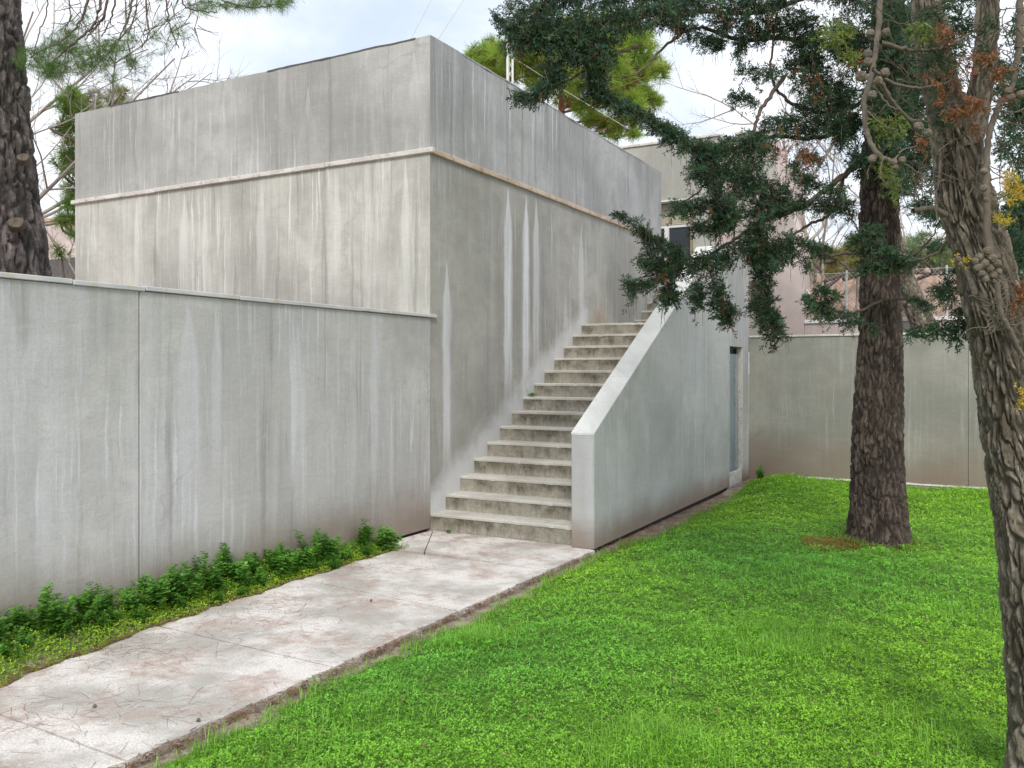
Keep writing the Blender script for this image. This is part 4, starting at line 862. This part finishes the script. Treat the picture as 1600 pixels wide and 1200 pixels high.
# ---------------------------------------------------------------- big pine behind the garden wall, left edge
D1 = 7.0
b1 = at(12, 700, D1); b1[2] = 0
t1 = empty('pine_tree', b1, 'large dark barked pine at the left edge behind the garden wall', 'tree')
c1p = [(14, 900, 78), (8, 600, 74), (0, 420, 67), (-12, 330, 66), (-20, 250, 66), (-28, 170, 62), (-36, 80, 64), (-42, -20, 64), (-48, -130, 58), (-50, -260, 40)]
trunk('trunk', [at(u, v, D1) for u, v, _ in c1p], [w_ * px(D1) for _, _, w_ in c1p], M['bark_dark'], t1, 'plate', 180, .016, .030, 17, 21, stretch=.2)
for (u, v, a_, rl) in ((25, 348, .5, 8), (36, 246, 1.0, 6)):        # sawn branch stubs
    p = at(u, v, D1 - 66 * px(D1) * .93); nrm_ = unit(np.array([SI * .9 + CO * .45, -CO * .9 + SI * .45, .05])); ux = unit(np.cross(nrm_, [0, 0, 1.])); uy = np.cross(nrm_, ux); V = [p + nrm_ * .009]; N_ = 28; r_ = rl * px(D1)
    for ring, (q, h_) in enumerate(((.6, .012), (.92, .012), (1.05, .0), (1.25, -.12))):
        for k in range(N_):
            an = 2 * math.pi * k / N_; wv = 1 + .06 * math.sin(3 * an + ring); V.append(p + (ux * math.cos(an) * 1.3 + uy * math.sin(an) * 1.0 + ux * .25 * math.sin(an)) * r_ * q * wv + nrm_ * h_)
    Fc = [(0, 1 + k, 1 + (k + 1) % N_) for k in range(N_)] + [(1 + r0 * N_ + k, 1 + r0 * N_ + N_ + k, 1 + r0 * N_ + N_ + (k + 1) % N_, 1 + r0 * N_ + (k + 1) % N_) for r0 in range(3) for k in range(N_)]
    mesh('branch_scar', V, Fc, M['scar'], t1)
tb = Tubes(); lv1 = Leaves()
pb = [([(150, -160), (148, -60), (138, -5), (126, 32), (98, 62), (46, 88)], 6.6, .016), ([(160, -120), (160, -40), (150, 30), (122, 62), (100, 80), (80, 100)], 6.5, .014), ([(170, -160), (168, -5), (152, 40), (132, 62)], 6.7, .014),
      ([(185, -120), (180, 0), (168, 40), (158, 58)], 6.8, .009), ([(210, -100), (205, 0), (196, 40), (178, 70)], 6.5, .010), ([(235, -100), (228, 0), (232, 45), (222, 75)], 6.7, .008), ([(200, -90), (215, 0), (200, 60), (212, 110)], 6.9, .006),
      ([(240, -60), (260, 5), (265, 40), (280, 75)], 6.8, .007), ([(300, -60), (330, -10), (360, 5), (400, 12), (440, 5)], 6.6, .008), ([(280, -60), (285, 0), (300, 15), (340, 20)], 6.6, .007), ([(60, -60), (75, 0), (62, 50), (50, 90)], 7.0, .006), ([(100, -40), (110, 20), (100, 50)], 6.9, .006)]
for pts, d, r0 in pb:
    br(pts, d, r0, .004, 6, wig=.01)
for _ in range(150):                                                 # bare side twigs in the haze at the top
    u = rng.uniform(95, 310); v = rng.uniform(-10, 105) * (1 if u < 240 else .75); l_ = rng.uniform(15, 55); a_ = rng.normal() * .8 + 1.9
    br([(u, v), (u + .5 * l_ * math.cos(a_) + rng.normal() * 4, v + .5 * l_ * math.sin(a_)), (u + l_ * math.cos(a_), v + l_ * math.sin(a_) * .8)], rng.uniform(6.4, 7.2), rng.uniform(.002, .004), n=8)
br([(-45, -180), (30, -230), (100, -210), (150, -160)], (7., 6.6), .05, .03); br([(150, -160), (230, -150), (300, -110), (330, -60)], 6.6, .028, .01); br([(200, -150), (210, -100)], 6.5, .012)
tb.build('limbs', M['twig'], t1)
for (u, v, ru, rv, n, s_) in ((45, 92, 24, 16, 30, .1), (85, 85, 30, 26, 52, .1), (105, 65, 25, 20, 26, .1), (80, 112, 22, 12, 34, .1), (125, 95, 28, 22, 44, .1), (155, 80, 24, 18, 26, .1), (180, 72, 18, 12, 24, .09), (160, 100, 20, 10, 18, .09), (200, 97, 14, 10, 18, .09), (205, 58, 12, 12, 12, .08), (175, 122, 10, 7, 9, .08), (118, 48, 12, 18, 10, .09), (135, 28, 10, 18, 8, .08),
                          (240, 60, 30, 30, 16, .09), (275, 50, 22, 30, 14, .09), (320, 10, 30, 10, 26, .09), (375, 8, 35, 9, 40, .09), (425, 3, 30, 8, 36, .09), (300, -20, 60, 18, 40, .1), (230, 20, 40, 25, 12, .08), (220, 110, 18, 16, 10, .08), (455, -5, 16, 8, 12, .08)):
    for _ in range(n):
        a_ = rng.random() * 6.283; q = math.sqrt(rng.random()); p = at(u + ru * q * math.cos(a_), v + rv * q * math.sin(a_), rng.uniform(6.4, 7.0))
        lv1.add(p, unit(rng.normal(size=3) * .6 + np.array([.35, .1, -.35])), s_ * rng.uniform(.75, 1.2), np.array([rng.uniform(.8, 1.3), rng.uniform(.85, 1.25), .9]) * rng.uniform(.6, 1.25))
lv1.build('crown', TUFT, M['pine'], t1)

# ---------------------------------------------------------------- bare and background trees
def bare_tree(name, base, h, r0, seed, label, lean=(0, 0), levels=4, mat=None, twig=None, spread=.55, first=.25, group=None):
    r = np.random.default_rng(seed); root = empty(name, base, label, 'tree', group); T_ = Tubes(); L_ = Tubes()
    def grow(p, d, l, rad, lev):
        n = 5; pts = [p]; q = p.copy(); dd = d.copy()
        for i in range(n): dd = unit(dd + r.normal(size=3) * .10 + np.array([0, 0, .03])); q = q + dd * l / n; pts.append(q.copy())
        (T_ if lev == levels else L_).add(pts, np.linspace(rad, rad * (.10 if lev == levels else .3 if lev else .2), n + 1), 8 if lev == levels else (5 if lev > 1 else 3))
        if lev == 0: return
        for i in range(8 if lev == levels else 5):
            t_ = r.uniform(first if lev == levels else .2, 1); k = min(n - 1, int(t_ * n)); a_ = unit(r.normal(size=3)); side = unit(np.cross(dd, a_))
            grow(pts[k] + (pts[k + 1] - pts[k]) * .5, unit(dd * .75 + side * spread * 1.5 + np.array([0, 0, .12])), l * r.uniform(.34, .56), rad * (.36 if lev == levels else .45), lev - 1)
    grow(np.array(base, float), unit(np.array([lean[0], lean[1], 1.])), h, r0, levels)
    T_.build('trunk', mat or M['bare_trunk'], root); L_.build('branches', twig or M['bare'], root); return root
def gp(u, d, z=0.): p = at(u, 500, d); p[2] = z; return p
bare_tree('bare_tree', gp(74, 14.), 7.2, .10, 3, 'slender bare tree with pale trunk just right of the dark pine', (-.03, 0), 4)
bare_tree('bare_tree', gp(205, 17), 6.5, .09, 8, 'bare twiggy tree whose top shows above the roof edge of the block', (.22, .1), 4)
bare_tree('bare_tree', gp(36, 17), 8.5, .12, 14, 'tall bare pinkish tree furthest behind the left pine', (.04, 0), 4)
bare_tree('bare_tree', gp(1312, 17), 6.0, .10, 22, 'bare tree with pale trunk beyond the wire fence, nearest the annexe', (.03, 0), 4)
bare_tree('bare_tree', gp(1255, 22), 6.0, .09, 27, 'bare tree behind the pink annexe between conifer branches', (0, 0), 4)
bare_tree('bare_tree', gp(1455, 19), 5.5, .09, 31, 'bare tree beyond the fence between the two near trunks', (-.05, 0), 4)
# leaning trunk between the two walls
LT = [on_y(1478, 600, 6.03), on_y(1447, 515, 6.03), on_y(1424, 465, 6.03), on_y(1404, 415, 6.03), on_y(1392, 370, 6.03), on_y(1378, 280, 6.03), on_y(1372, 180, 6.03)]
lt = empty('leaning_tree', LT[0] * np.array([1, 1, 0]), 'pale leaning trunk growing between the yard wall and the low pink wall', 'tree')
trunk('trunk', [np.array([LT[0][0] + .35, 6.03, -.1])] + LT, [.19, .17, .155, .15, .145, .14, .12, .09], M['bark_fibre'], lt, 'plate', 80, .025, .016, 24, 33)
lv = Leaves()
for _ in range(160): p = at(1372 + rng.normal() * 55, 120 + rng.normal() * 55, 10.2 + rng.normal() * .5); lv.add(p, unit(rng.normal(size=3) + [0, 0, -.3]), rng.uniform(.14, .22), np.array([.8, .9, .8]) * rng.uniform(.6, 1.1))
lv.build('crown', SPRAY, M['cypress'], lt)
def leafy(name, base, clumps, d, mat, temps, label, size, cat='tree', trunk_pts=None, tmat=None, dens=1., group=None, jit=.9, colr=(1, 1, 1), up=.25, tr=.14):
    root = empty(name, base, label, cat, group); L_ = Leaves(); T_ = Tubes(); m_ = px(d)
    tp = trunk_pts or [base, base * .5 + at(clumps[0][0], clumps[0][1], d) * .5, at(clumps[0][0], clumps[0][1], d)]
    TL = smooth_line(tp, 24); K = Tubes(); K.add(TL, np.linspace(tr, .012, 24), 9); K.build('trunk', tmat or M['bare_trunk'], root)
    for (u, v, r_) in clumps:
        c_ = at(u, v, d + rng.normal() * jit); k = TL[int(np.argmin(np.linalg.norm(TL - c_, axis=1) + 2. * np.maximum(0, TL[:, 2] - c_[2] + .3)))]
        T_.add(smooth_line([k, (k + c_) / 2 + rng.normal(size=3) * .15 - [0, 0, .1], c_], 8), np.linspace(.035, .01, 8), 5)
        n = int(dens * (r_ * m_ / size) ** 2 * 16) + 6
        X_ = unit(rng.normal(size=(n, 3))); q = rng.random(n) ** .4; Pp = c_ + X_ * (q * r_ * m_)[:, None] * np.array([1, 1, .8])
        L_.add(Pp, unit(X_ + np.array([0, 0, up]) + rng.normal(size=(n, 3)) * .35), rng.uniform(.7, 1.2, n) * size, np.array(colr) * rng.uniform(.65, 1.25, (n, 1)) * rng.uniform(.85, 1.15, (n, 3)))
    T_.build('limbs', tmat or M['twig'], root); L_.build('crown', temps, mat, root); return root
D5 = 22.
sp = [(735, 100, 16), (752, 88, 22), (775, 95, 26), (765, 72, 15), (800, 85, 28), (790, 115, 22), (830, 95, 34), (820, 60, 24), (865, 75, 38), (850, 125, 30), (905, 60, 42), (900, 115, 34), (955, 55, 40), (950, 110, 34), (995, 72, 34), (985, 120, 30), (1018, 105, 24), (1032, 112, 14), (1005, 148, 22), (1022, 160, 14), (985, 165, 24), (960, 150, 26), (915, 165, 20), (925, 185, 16), (945, 195, 18), (975, 190, 20), (1000, 185, 14), (885, 150, 22), (990, 210, 12), (960, 208, 14)]
leafy('stone_pine', gp(878, D5), sp, D5, M['stonepine'], TUFT_F, 'bright green stone pine rising behind the grey block', .24, trunk_pts=[gp(885, D5), at(880, 260, D5), at(877, 165, D5), at(880, 90, D5)], tmat=M['trunk_orange'], dens=1.9, up=.6, tr=.2)
# cedar at left behind the block
ce = []
for k in range(11):
    v = 150 + k * 24
    for q in range(5): ce.append((rng.uniform(92, 92 + 25 + k * 9), v + rng.normal() * 4, rng.uniform(9, 15)))
leafy('cedar_tree', gp(150, 14.6), ce, 14.6, M['pine'], TUFT_F, 'layered green cedar between the bare trunk and the grey block', .16, jit=.25, trunk_pts=[gp(150, 14.6), at(150, 300, 14.6), at(148, 150, 14.6)], dens=.5, colr=(1.5, 1.4, 1.), up=.0)
ol_ = [(rng.uniform(118, 215), 168 + rng.normal() * 13 - (0 if _ % 3 else 10), rng.uniform(7, 15)) for _ in range(24)]
leafy('yellow_conifer', gp(165, 18), ol_, 18, M['bush'], TUFT_F, 'olive yellow conifer top showing over the left end of the roof edge', .15, dens=.7, up=.5)
# growth beyond the fence at right
for i, (u, d, cl_, lab, colr) in enumerate((
    (1292, 13.5, [(1285, 395, 20), (1305, 405, 18), (1330, 395, 20), (1335, 420, 18), (1300, 425, 14)], 'yellowish bush beyond the fence beside the annexe', (1.1, 1, .8)),
    (1345, 15, [(1340, 385, 22), (1360, 400, 22), (1372, 380, 18)], 'olive bush hidden behind the middle conifer trunk', (.8, .9, .8)),
    (1440, 14.5, [(1425, 395, 18), (1445, 380, 22), (1468, 398, 22), (1485, 410, 20), (1415, 410, 14)], 'grey green bush beyond the fence between the near trunks', (.75, .95, 1.1)),
    (1540, 14, [(1520, 400, 26), (1560, 390, 30), (1600, 385, 34), (1500, 412, 18)], 'wide green bush beyond the fence behind the leaning cypress', (.5, .8, .6)))):
    leafy('bush', gp(u, d), cl_, d, M['bush'], TUFT_F, lab, .13, 'bush', dens=1.1, colr=colr)
far = [(rng.uniform(1200, 1700), rng.uniform(395, 430), rng.uniform(22, 34)) for _ in range(40)]
leafy('far_hedge', gp(1400, 30), far, 30, M['bush'], TUFT_F, 'distant olive coloured hedge row beyond the tiled roof', .35, 'hedge', dens=.55, colr=(.75, .8, .8))

# ================================================================== GROUND COVER
def visible(x, y, z, mu=140):
    dx, dy = x - CAM[0], y - CAM[1]; f = -dx * SI + dy * CO; r_ = dx * CO + dy * SI; f = np.maximum(f, .05)
    return (f > .8) & (np.abs(r_ / f * F_PX) < 800 + mu) & ((HOR - (z - CAM[2]) / f * F_PX) < 1200 + mu * 1.6), f
TREF = []
for s in range(5):
    r = np.random.default_rng(300 + s); V = []; Fc = []
    for k in range(2):
        a_ = 2.4 * k + r.normal() * .5; d = np.array([math.cos(a_), math.sin(a_), r.uniform(-.05, .35)]); n = unit(np.cross(d, [0, 0, 1.])) ; L_ = r.uniform(.85, 1.15); b = len(V)
        V += [np.zeros(3), d * L_ * .6 + n * .42 + [0, 0, .10], d * L_, d * L_ * .6 - n * .42 + [0, 0, .10]]; Fc.append((b, b + 1, b + 2, b + 3))
    TREF.append((np.array(V), np.array(Fc)))
def scatter_flat(name, x, y, z, size, tint, temps, mat, tilt=.45):
    n = len(x); L_ = Leaves(); nrm_ = unit(np.stack([rng.normal(size=n) * tilt, rng.normal(size=n) * tilt - .12, np.ones(n)], 1))
    an = rng.random(n) * 6.283; X_ = unit(np.cross(nrm_, np.stack([np.cos(an), np.sin(an), np.zeros(n)], 1))); Yv = np.cross(nrm_, X_); P = np.stack([x, y, z], 1)
    VV = []; FF = []; CC = []; off = 0; wh = rng.integers(0, len(temps), n)
    for k, (tv, tf) in enumerate(temps):
        m_ = wh == k; c = int(m_.sum())
        W_ = P[m_][:, None] + size[m_][:, None, None] * (tv[None, :, 0:1] * X_[m_][:, None] + tv[None, :, 1:2] * Yv[m_][:, None] + tv[None, :, 2:3] * nrm_[m_][:, None])
        VV.append(W_.reshape(-1, 3)); FF.append((tf[None] + (np.arange(c) * len(tv))[:, None, None]).reshape(-1, 4) + off); CC.append(np.repeat(tint[m_], len(tv), 0)); off += c * len(tv)
    return fast_mesh(name, np.concatenate(VV), np.concatenate(FF), mat, None, np.concatenate(CC))
def patch(x, y, s, ph): return np.sin(s * x + ph + 1.3 * np.sin(s * .7 * y + ph)) * np.cos(s * .9 * y - ph * 2 + 1.1 * np.sin(s * .6 * x))
N = 900000
x = rng.uniform(1.9, 8.6, N); y = rng.uniform(-8, 5.38, N); z0 = lawn_z(x, y); vis, f = visible(x, y, z0)
e = x - lawn_edge(y); keep = vis & (rng.random(N) < np.clip((3.6 / f) ** 1.6, .16, 1)) & (e > -.02) & (rng.random(N) < np.clip((e + .02) / .10, 0, 1))
moss = np.hypot((x - (b2[0] - .34)) * 1.0, (y - (b2[1] - .30)) * 1.1); keep &= (moss > .26) | (rng.random(N) < .06); keep &= np.hypot(x - b2[0], y - b2[1]) > .30 + .09 * rng.random(N)
x, y, z0, f = x[keep], y[keep], z0[keep], f[keep]; n = len(x)
lump = np.clip(.5 + .35 * patch(x, y, 6.5, 2.) + .3 * patch(x, y, 15., 1.), 0, 1)
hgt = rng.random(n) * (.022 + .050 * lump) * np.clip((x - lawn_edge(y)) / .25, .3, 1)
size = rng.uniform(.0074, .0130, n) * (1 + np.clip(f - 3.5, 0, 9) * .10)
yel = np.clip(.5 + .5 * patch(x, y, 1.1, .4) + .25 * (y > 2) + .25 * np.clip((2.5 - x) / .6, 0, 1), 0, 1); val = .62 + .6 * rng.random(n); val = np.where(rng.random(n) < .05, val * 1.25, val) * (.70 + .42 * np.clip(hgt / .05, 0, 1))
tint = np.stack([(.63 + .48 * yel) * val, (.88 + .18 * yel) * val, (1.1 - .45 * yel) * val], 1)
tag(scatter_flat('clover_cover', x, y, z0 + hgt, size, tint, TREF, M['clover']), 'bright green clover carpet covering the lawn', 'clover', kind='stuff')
# grass blades: thin tufts here and there, longer along the back wall
gv = []; 
tufts = [(*on_z(1200, 1010, 0)[:2], .42, 2600), (*on_z(1030, 1185, 0)[:2], .30, 2200), (*on_z(745, 1010, 0)[:2], .24, 900), (*on_z(960, 850, 0)[:2], .25, 300), (*on_z(1500, 960, 0)[:2], .5, 600), (*on_z(1250, 900, 0)[:2], .6, 600), (*on_z(560, 1130, 0)[:2], .3, 400), (*on_z(1450, 1150, 0)[:2], .4, 500)]
for (cx, cy, r_, n_) in tufts: gv.append(np.stack([cx + rng.normal(size=n_) * r_ * .5, cy + rng.normal(size=n_) * r_ * .6, np.full(n_, .078)], 1))
n_ = 9000; gv.append(np.stack([rng.uniform(2.2, 8, n_), 5.4 - np.abs(rng.normal(size=n_)) * .8, np.full(n_, .075)], 1))
n_ = 9000; gx2 = rng.uniform(2.0, 7.5, n_); gv.append(np.stack([gx2, rng.uniform(-6, 5, n_), np.full(n_, .05)], 1))
n_ = 2600; gy2 = rng.uniform(-6, 4, n_); gv.append(np.stack([lawn_edge(gy2) + np.abs(rng.normal(size=n_)) * .07 - .02, gy2, np.full(n_, .055)], 1))
n_ = 900; an = rng.random(n_) * 6.283; rr = .27 + np.abs(rng.normal(size=n_)) * .07; gv.append(np.stack([b2[0] + rr * np.cos(an), b2[1] + rr * np.sin(an), np.full(n_, .06)], 1))
G = np.concatenate(gv); G = G[(G[:, 0] > lawn_edge(G[:, 1]) - .04)]; n = len(G); gh = G[:, 2] * rng.uniform(.6, 1.5, n); gz = lawn_z(G[:, 0], G[:, 1])
an = rng.random(n) * 6.283; bd = np.stack([np.cos(an), np.sin(an), np.zeros(n)], 1); sd_ = np.stack([-np.sin(an), np.cos(an), np.zeros(n)], 1); base = np.stack([G[:, 0], G[:, 1], gz], 1); lean = rng.uniform(.5, 1.3, n)[:, None]
up = np.array([0, 0, 1.]); h1 = gh[:, None]; wd = .0017
Vb = np.stack([base - sd_ * wd, base + sd_ * wd, base + up * h1 * .6 + bd * h1 * .25 * lean + sd_ * wd * .8, base + up * h1 * .6 + bd * h1 * .25 * lean - sd_ * wd * .8, base + up * h1 * (1 - .25 * lean) + bd * h1 * .8 * lean], 1)
ii = np.arange(n)[:, None] * 5; Ft = np.concatenate([ii + [0, 1, 2], ii + [0, 2, 3], ii + [3, 2, 4]]); val = rng.uniform(.7, 1.3, (n, 1))
tag(fast_mesh('grass_blades', Vb.reshape(-1, 3), Ft, M['clover'], None, np.repeat(np.array([[.86, .88, .95]]) * val, 5, 0)), 'loose grass blades growing through the clover', 'grass', kind='stuff')

# low cover and weeds on the bank along the garden wall
N = 28000; y = rng.uniform(-6.4, -.72, N); tt = rng.random(N) ** .8; le = np.array([left_edge(min(q, -.98)) for q in y]); x = .02 + tt * (le - .035) + rng.normal(size=N) * .008
keep = (rng.random(N) < np.where(tt > .8, .55, 1.)) & ~((y > -.95) & (x > .1) & (rng.random(N) < .8)) & ~((y > -1.0) & (x < .04 + .6 * (y + .95)))
x, y, tt = x[keep], y[keep], tt[keep]; n = len(x); hh = rng.random(n) * (.02 + .085 * (1 - tt)) + .004
yel = np.clip(tt * 1.0 + .3 * rng.normal(size=n), 0, 1); val = rng.uniform(.6, 1.15, n)
tag(scatter_flat('low_weeds', x, y, bank_z(x, y) + hh, rng.uniform(.009, .017, n), np.stack([(.6 + .9 * yel) * val, (.75 + .3 * yel) * val, np.full(n, .8)], 1), TREF, M['clover'], .6), 'low green weeds carpeting the bank beside the garden wall', 'weeds', kind='stuff')
def weed_mesh(seed, h, bushy):
    r = np.random.default_rng(seed); V = []; Fc = []; CC = []
    for s in range(bushy):
        b = np.array([*(r.normal(size=2) * .03), 0]); top = b + np.array([*(r.normal(size=2) * .05), h * r.uniform(.65, 1.05)]); nst = int(h * r.uniform(.9, 1.05) / .015)
        for k in range(nst):
            t_ = (k + 1) / nst; p = b + (top - b) * t_; a0 = r.random() * 6.28
            for q in range(4):
                a_ = a0 + q * 1.571 + r.normal() * .25; L_ = (.022 + .026 * math.sin(3.0 * min(t_, .95))) * r.uniform(.75, 1.2); d = unit(np.array([math.cos(a_), math.sin(a_), r.uniform(.0, .7)])); n = unit(np.cross(d, [0, 0, 1.]) + r.normal(size=3) * .2); i = len(V); wd = L_ * .30
                V += [p, p + d * L_ * .55 + n * wd + [0, 0, .002], p + d * L_ - [0, 0, .004], p + d * L_ * .55 - n * wd + [0, 0, .002]]; Fc.append((i, i + 1, i + 2, i + 3)); v_ = r.uniform(.6, 1.25) * (.75 + .4 * t_); CC += [(v_ * r.uniform(.75, 1.1), v_, v_ * r.uniform(.8, 1.3))] * 4
        n_ = unit(np.array([1., .3, 0])); i = len(V); V += [b - n_ * .002, b + n_ * .002, top + n_ * .001, top - n_ * .001]; Fc.append((i, i + 1, i + 2, i + 3)); CC += [(.8, .8, .6)] * 4
    o_ = fast_mesh('weed_plant', np.array(V), np.array(Fc), M['weed'], None, np.array(CC)); me = o_.data; bpy.data.objects.remove(o_); return me
WM = [weed_mesh(s, hgt_, bu) for s, (hgt_, bu) in enumerate(((.24, 5), (.18, 6), (.27, 4), (.23, 6), (.15, 8)))]
def weed(me, x, y, sc, label, group=None):
    o_ = bpy.data.objects.new('weed_plant', me); col.objects.link(o_); o_.location = (x, y, float(bank_z(x, y)) - .004); o_.rotation_euler = (rng.normal() * .1, rng.normal() * .1, rng.random() * 6.28); o_.scale = (sc,) * 3
    tag(o_, label, 'weed', group)
weed(WM[3], .11, -1.72, 1.2, 'leafy weed at the left of the clump nearest the steps')
weed(WM[3], .09, -1.25, 1.4, 'tallest leafy weed in the clump nearest the steps')
weed(WM[4], .15, -1.0, 1.4, 'round leafy weed touching the wedge shaped slab by the steps')
for i, yy in enumerate(np.linspace(-5.9, -1.9, 58)):
    weed(WM[i % 5], .07 + rng.random() * .12, yy + rng.normal() * .09, rng.uniform(.6, 1.25), 'leafy weed in the row against the foot of the garden wall', 'weeds in a row against the garden wall')
for i, yy in enumerate(np.linspace(-5.4, -1.1, 30)):
    weed(WM[(i * 2 + 1) % 5], .17 + rng.random() * .13, yy + rng.normal() * .06, rng.uniform(.4, .7), 'short leafy weed near the path edge of the wall bank', 'short weeds on the bank by the path')
me_s = weed_mesh(77, .05, 4)
for (p, lab) in ((on_x(834, 617, .03), 'small green tuft growing on a step against the wall'), ((.22, -.03, .0), 'tiny green weed at the foot of the first step')):
    o_ = bpy.data.objects.new('weed_tuft', me_s); col.objects.link(o_); s_ = 1. if p[2] > .5 else .6
    if p[2] > .5: p = (.04, ST_Y * 7 + .12, ST_Z0 + ST_Z * 7)
    o_.location = tuple(map(float, p)); o_.scale = (s_,) * 3; tag(o_, lab, 'weed')
o_ = bpy.data.objects.new('weed_plant', WM[1]); col.objects.link(o_); o_.location = (2.05, 5.2, float(lawn_z(2.05, 5.2))); o_.scale = (1.1,) * 3; tag(o_, 'weed growing in the corner beside the small doorway', 'weed')

# pine needles and leaf litter on the path, the border and the wall foot
def strands(name, P, Ln, an, mat, colr, wd, label, cat, curl=.25):
    n = len(P); d = np.stack([np.cos(an), np.sin(an), np.zeros(n)], 1); s = np.stack([-np.sin(an), np.cos(an), np.zeros(n)], 1); cu = rng.normal(size=(n, 1)) * curl * Ln[:, None]; L_ = Ln[:, None]
    c0_ = P - d * L_ / 2; c1_ = P + s * cu + np.array([0, 0, .0008]); c2_ = P + d * L_ / 2; w2 = wd[:, None]
    V = np.stack([c0_ - s * w2, c0_ + s * w2, c1_ + s * w2, c1_ - s * w2, c2_ + s * w2 * .6, c2_ - s * w2 * .6], 1); ii = np.arange(n)[:, None] * 6
    return tag(fast_mesh(name, V.reshape(-1, 3), np.concatenate([ii + [0, 1, 2, 3], ii + [3, 2, 4, 5]]), mat, None, np.repeat(colr, 6, 0)), label, cat, kind='stuff')
N = 6500; x = rng.uniform(.3, 1.84, N); y = -rng.random(N) * 6.3 - .05; den_ = .5 + .5 * patch(x, y, 3.2, 1.1); keep = (rng.random(N) < .10 + .9 * den_ ** 3) & (x > np.array([left_edge(min(q, -.98)) for q in y]) + .0)
x, y = x[keep], y[keep]; n = len(x)
strands('pine_needles', np.stack([x, y, np.full(n, .0015) + rng.random(n) * .002], 1), rng.uniform(.04, .15, n), rng.normal(size=n) * .9 + .5, M['litter'], np.array([[1.25, .95, .85]]) * rng.uniform(.45, 1.3, (n, 1)), rng.uniform(.0005, .0010, n), 'reddish pine needles scattered over the pale path', 'pine needles', .05)
yb_ = rng.uniform(-6.5, -.2, 1500); P1 = np.stack([1.845 + np.abs(rng.normal(size=1500)) * .03, yb_, GZ + .014 + rng.random(1500) * .035], 1)
yb_ = rng.uniform(-.1, 4.6, 1500); P2 = np.stack([1.85 + rng.random(1500) * .22, yb_, GZ + .02 + rng.random(1500) * .03], 1)
yb_ = rng.uniform(-5.5, -1, 900); P3 = np.stack([np.array([left_edge(q) for q in yb_]) - np.abs(rng.normal(size=900)) * .035, yb_, .002 + rng.random(900) * .012], 1)
an = rng.random(1300) * 6.283; rr = .28 * np.sqrt(rng.random(1300)); P4 = np.stack([b2[0] - .34 + rr * np.cos(an), b2[1] - .30 + rr * np.sin(an) * .9, np.zeros(1300)], 1); P4[:, 2] = lawn_z(P4[:, 0], P4[:, 1]) + .008 + rng.random(1300) * .02
an = rng.random(900) * 6.283; rr = .27 + np.abs(rng.normal(size=900)) * .14; P5 = np.stack([b2[0] + rr * np.cos(an), b2[1] + rr * np.sin(an), np.zeros(900)], 1); P5[:, 2] = lawn_z(P5[:, 0], P5[:, 1]) + .01 + rng.random(900) * .03
xq = rng.uniform(2.1, 7, 700); yq = rng.uniform(-5.5, 5, 700); P6 = np.stack([xq, yq, lawn_z(xq, yq) + .045 + rng.random(700) * .02], 1)
Pn = np.concatenate([P1, P2, P3, P5, P6]); n = len(Pn)
strands('leaf_litter', Pn, rng.uniform(.02, .07, n), rng.random(n) * 6.283, M['litter'], np.array([[1., .95, .85]]) * rng.uniform(.3, 1.3, (n, 1)), rng.uniform(.001, .004, n), 'brown leaf litter along the path edges and wall foot', 'litter', .4)
strands('dry_moss', P4, rng.uniform(.015, .05, 1300), rng.random(1300) * 6.283, M['litter'], np.array([[1.7, 1.5, .5]]) * rng.uniform(.4, 1.2, (1300, 1)), rng.uniform(.0012, .003, 1300), 'orange patch of dry moss at the foot of the middle conifer', 'moss', .4)

for (u, v, lab) in ((310, 1125, 'small dark cone lying on the path near the lawn edge'), (580, 938, 'tiny dark cone in the middle of the path'), (148, 1103, 'tiny dark cone on the near part of the path')):
    o_ = link('fallen_cone', cone_me, None, None); p = on_z(u, v, .008); o_.location = (float(p[0]), float(p[1]), .008); o_.scale = (.010, .010, .009); tag(o_, lab, 'cone')
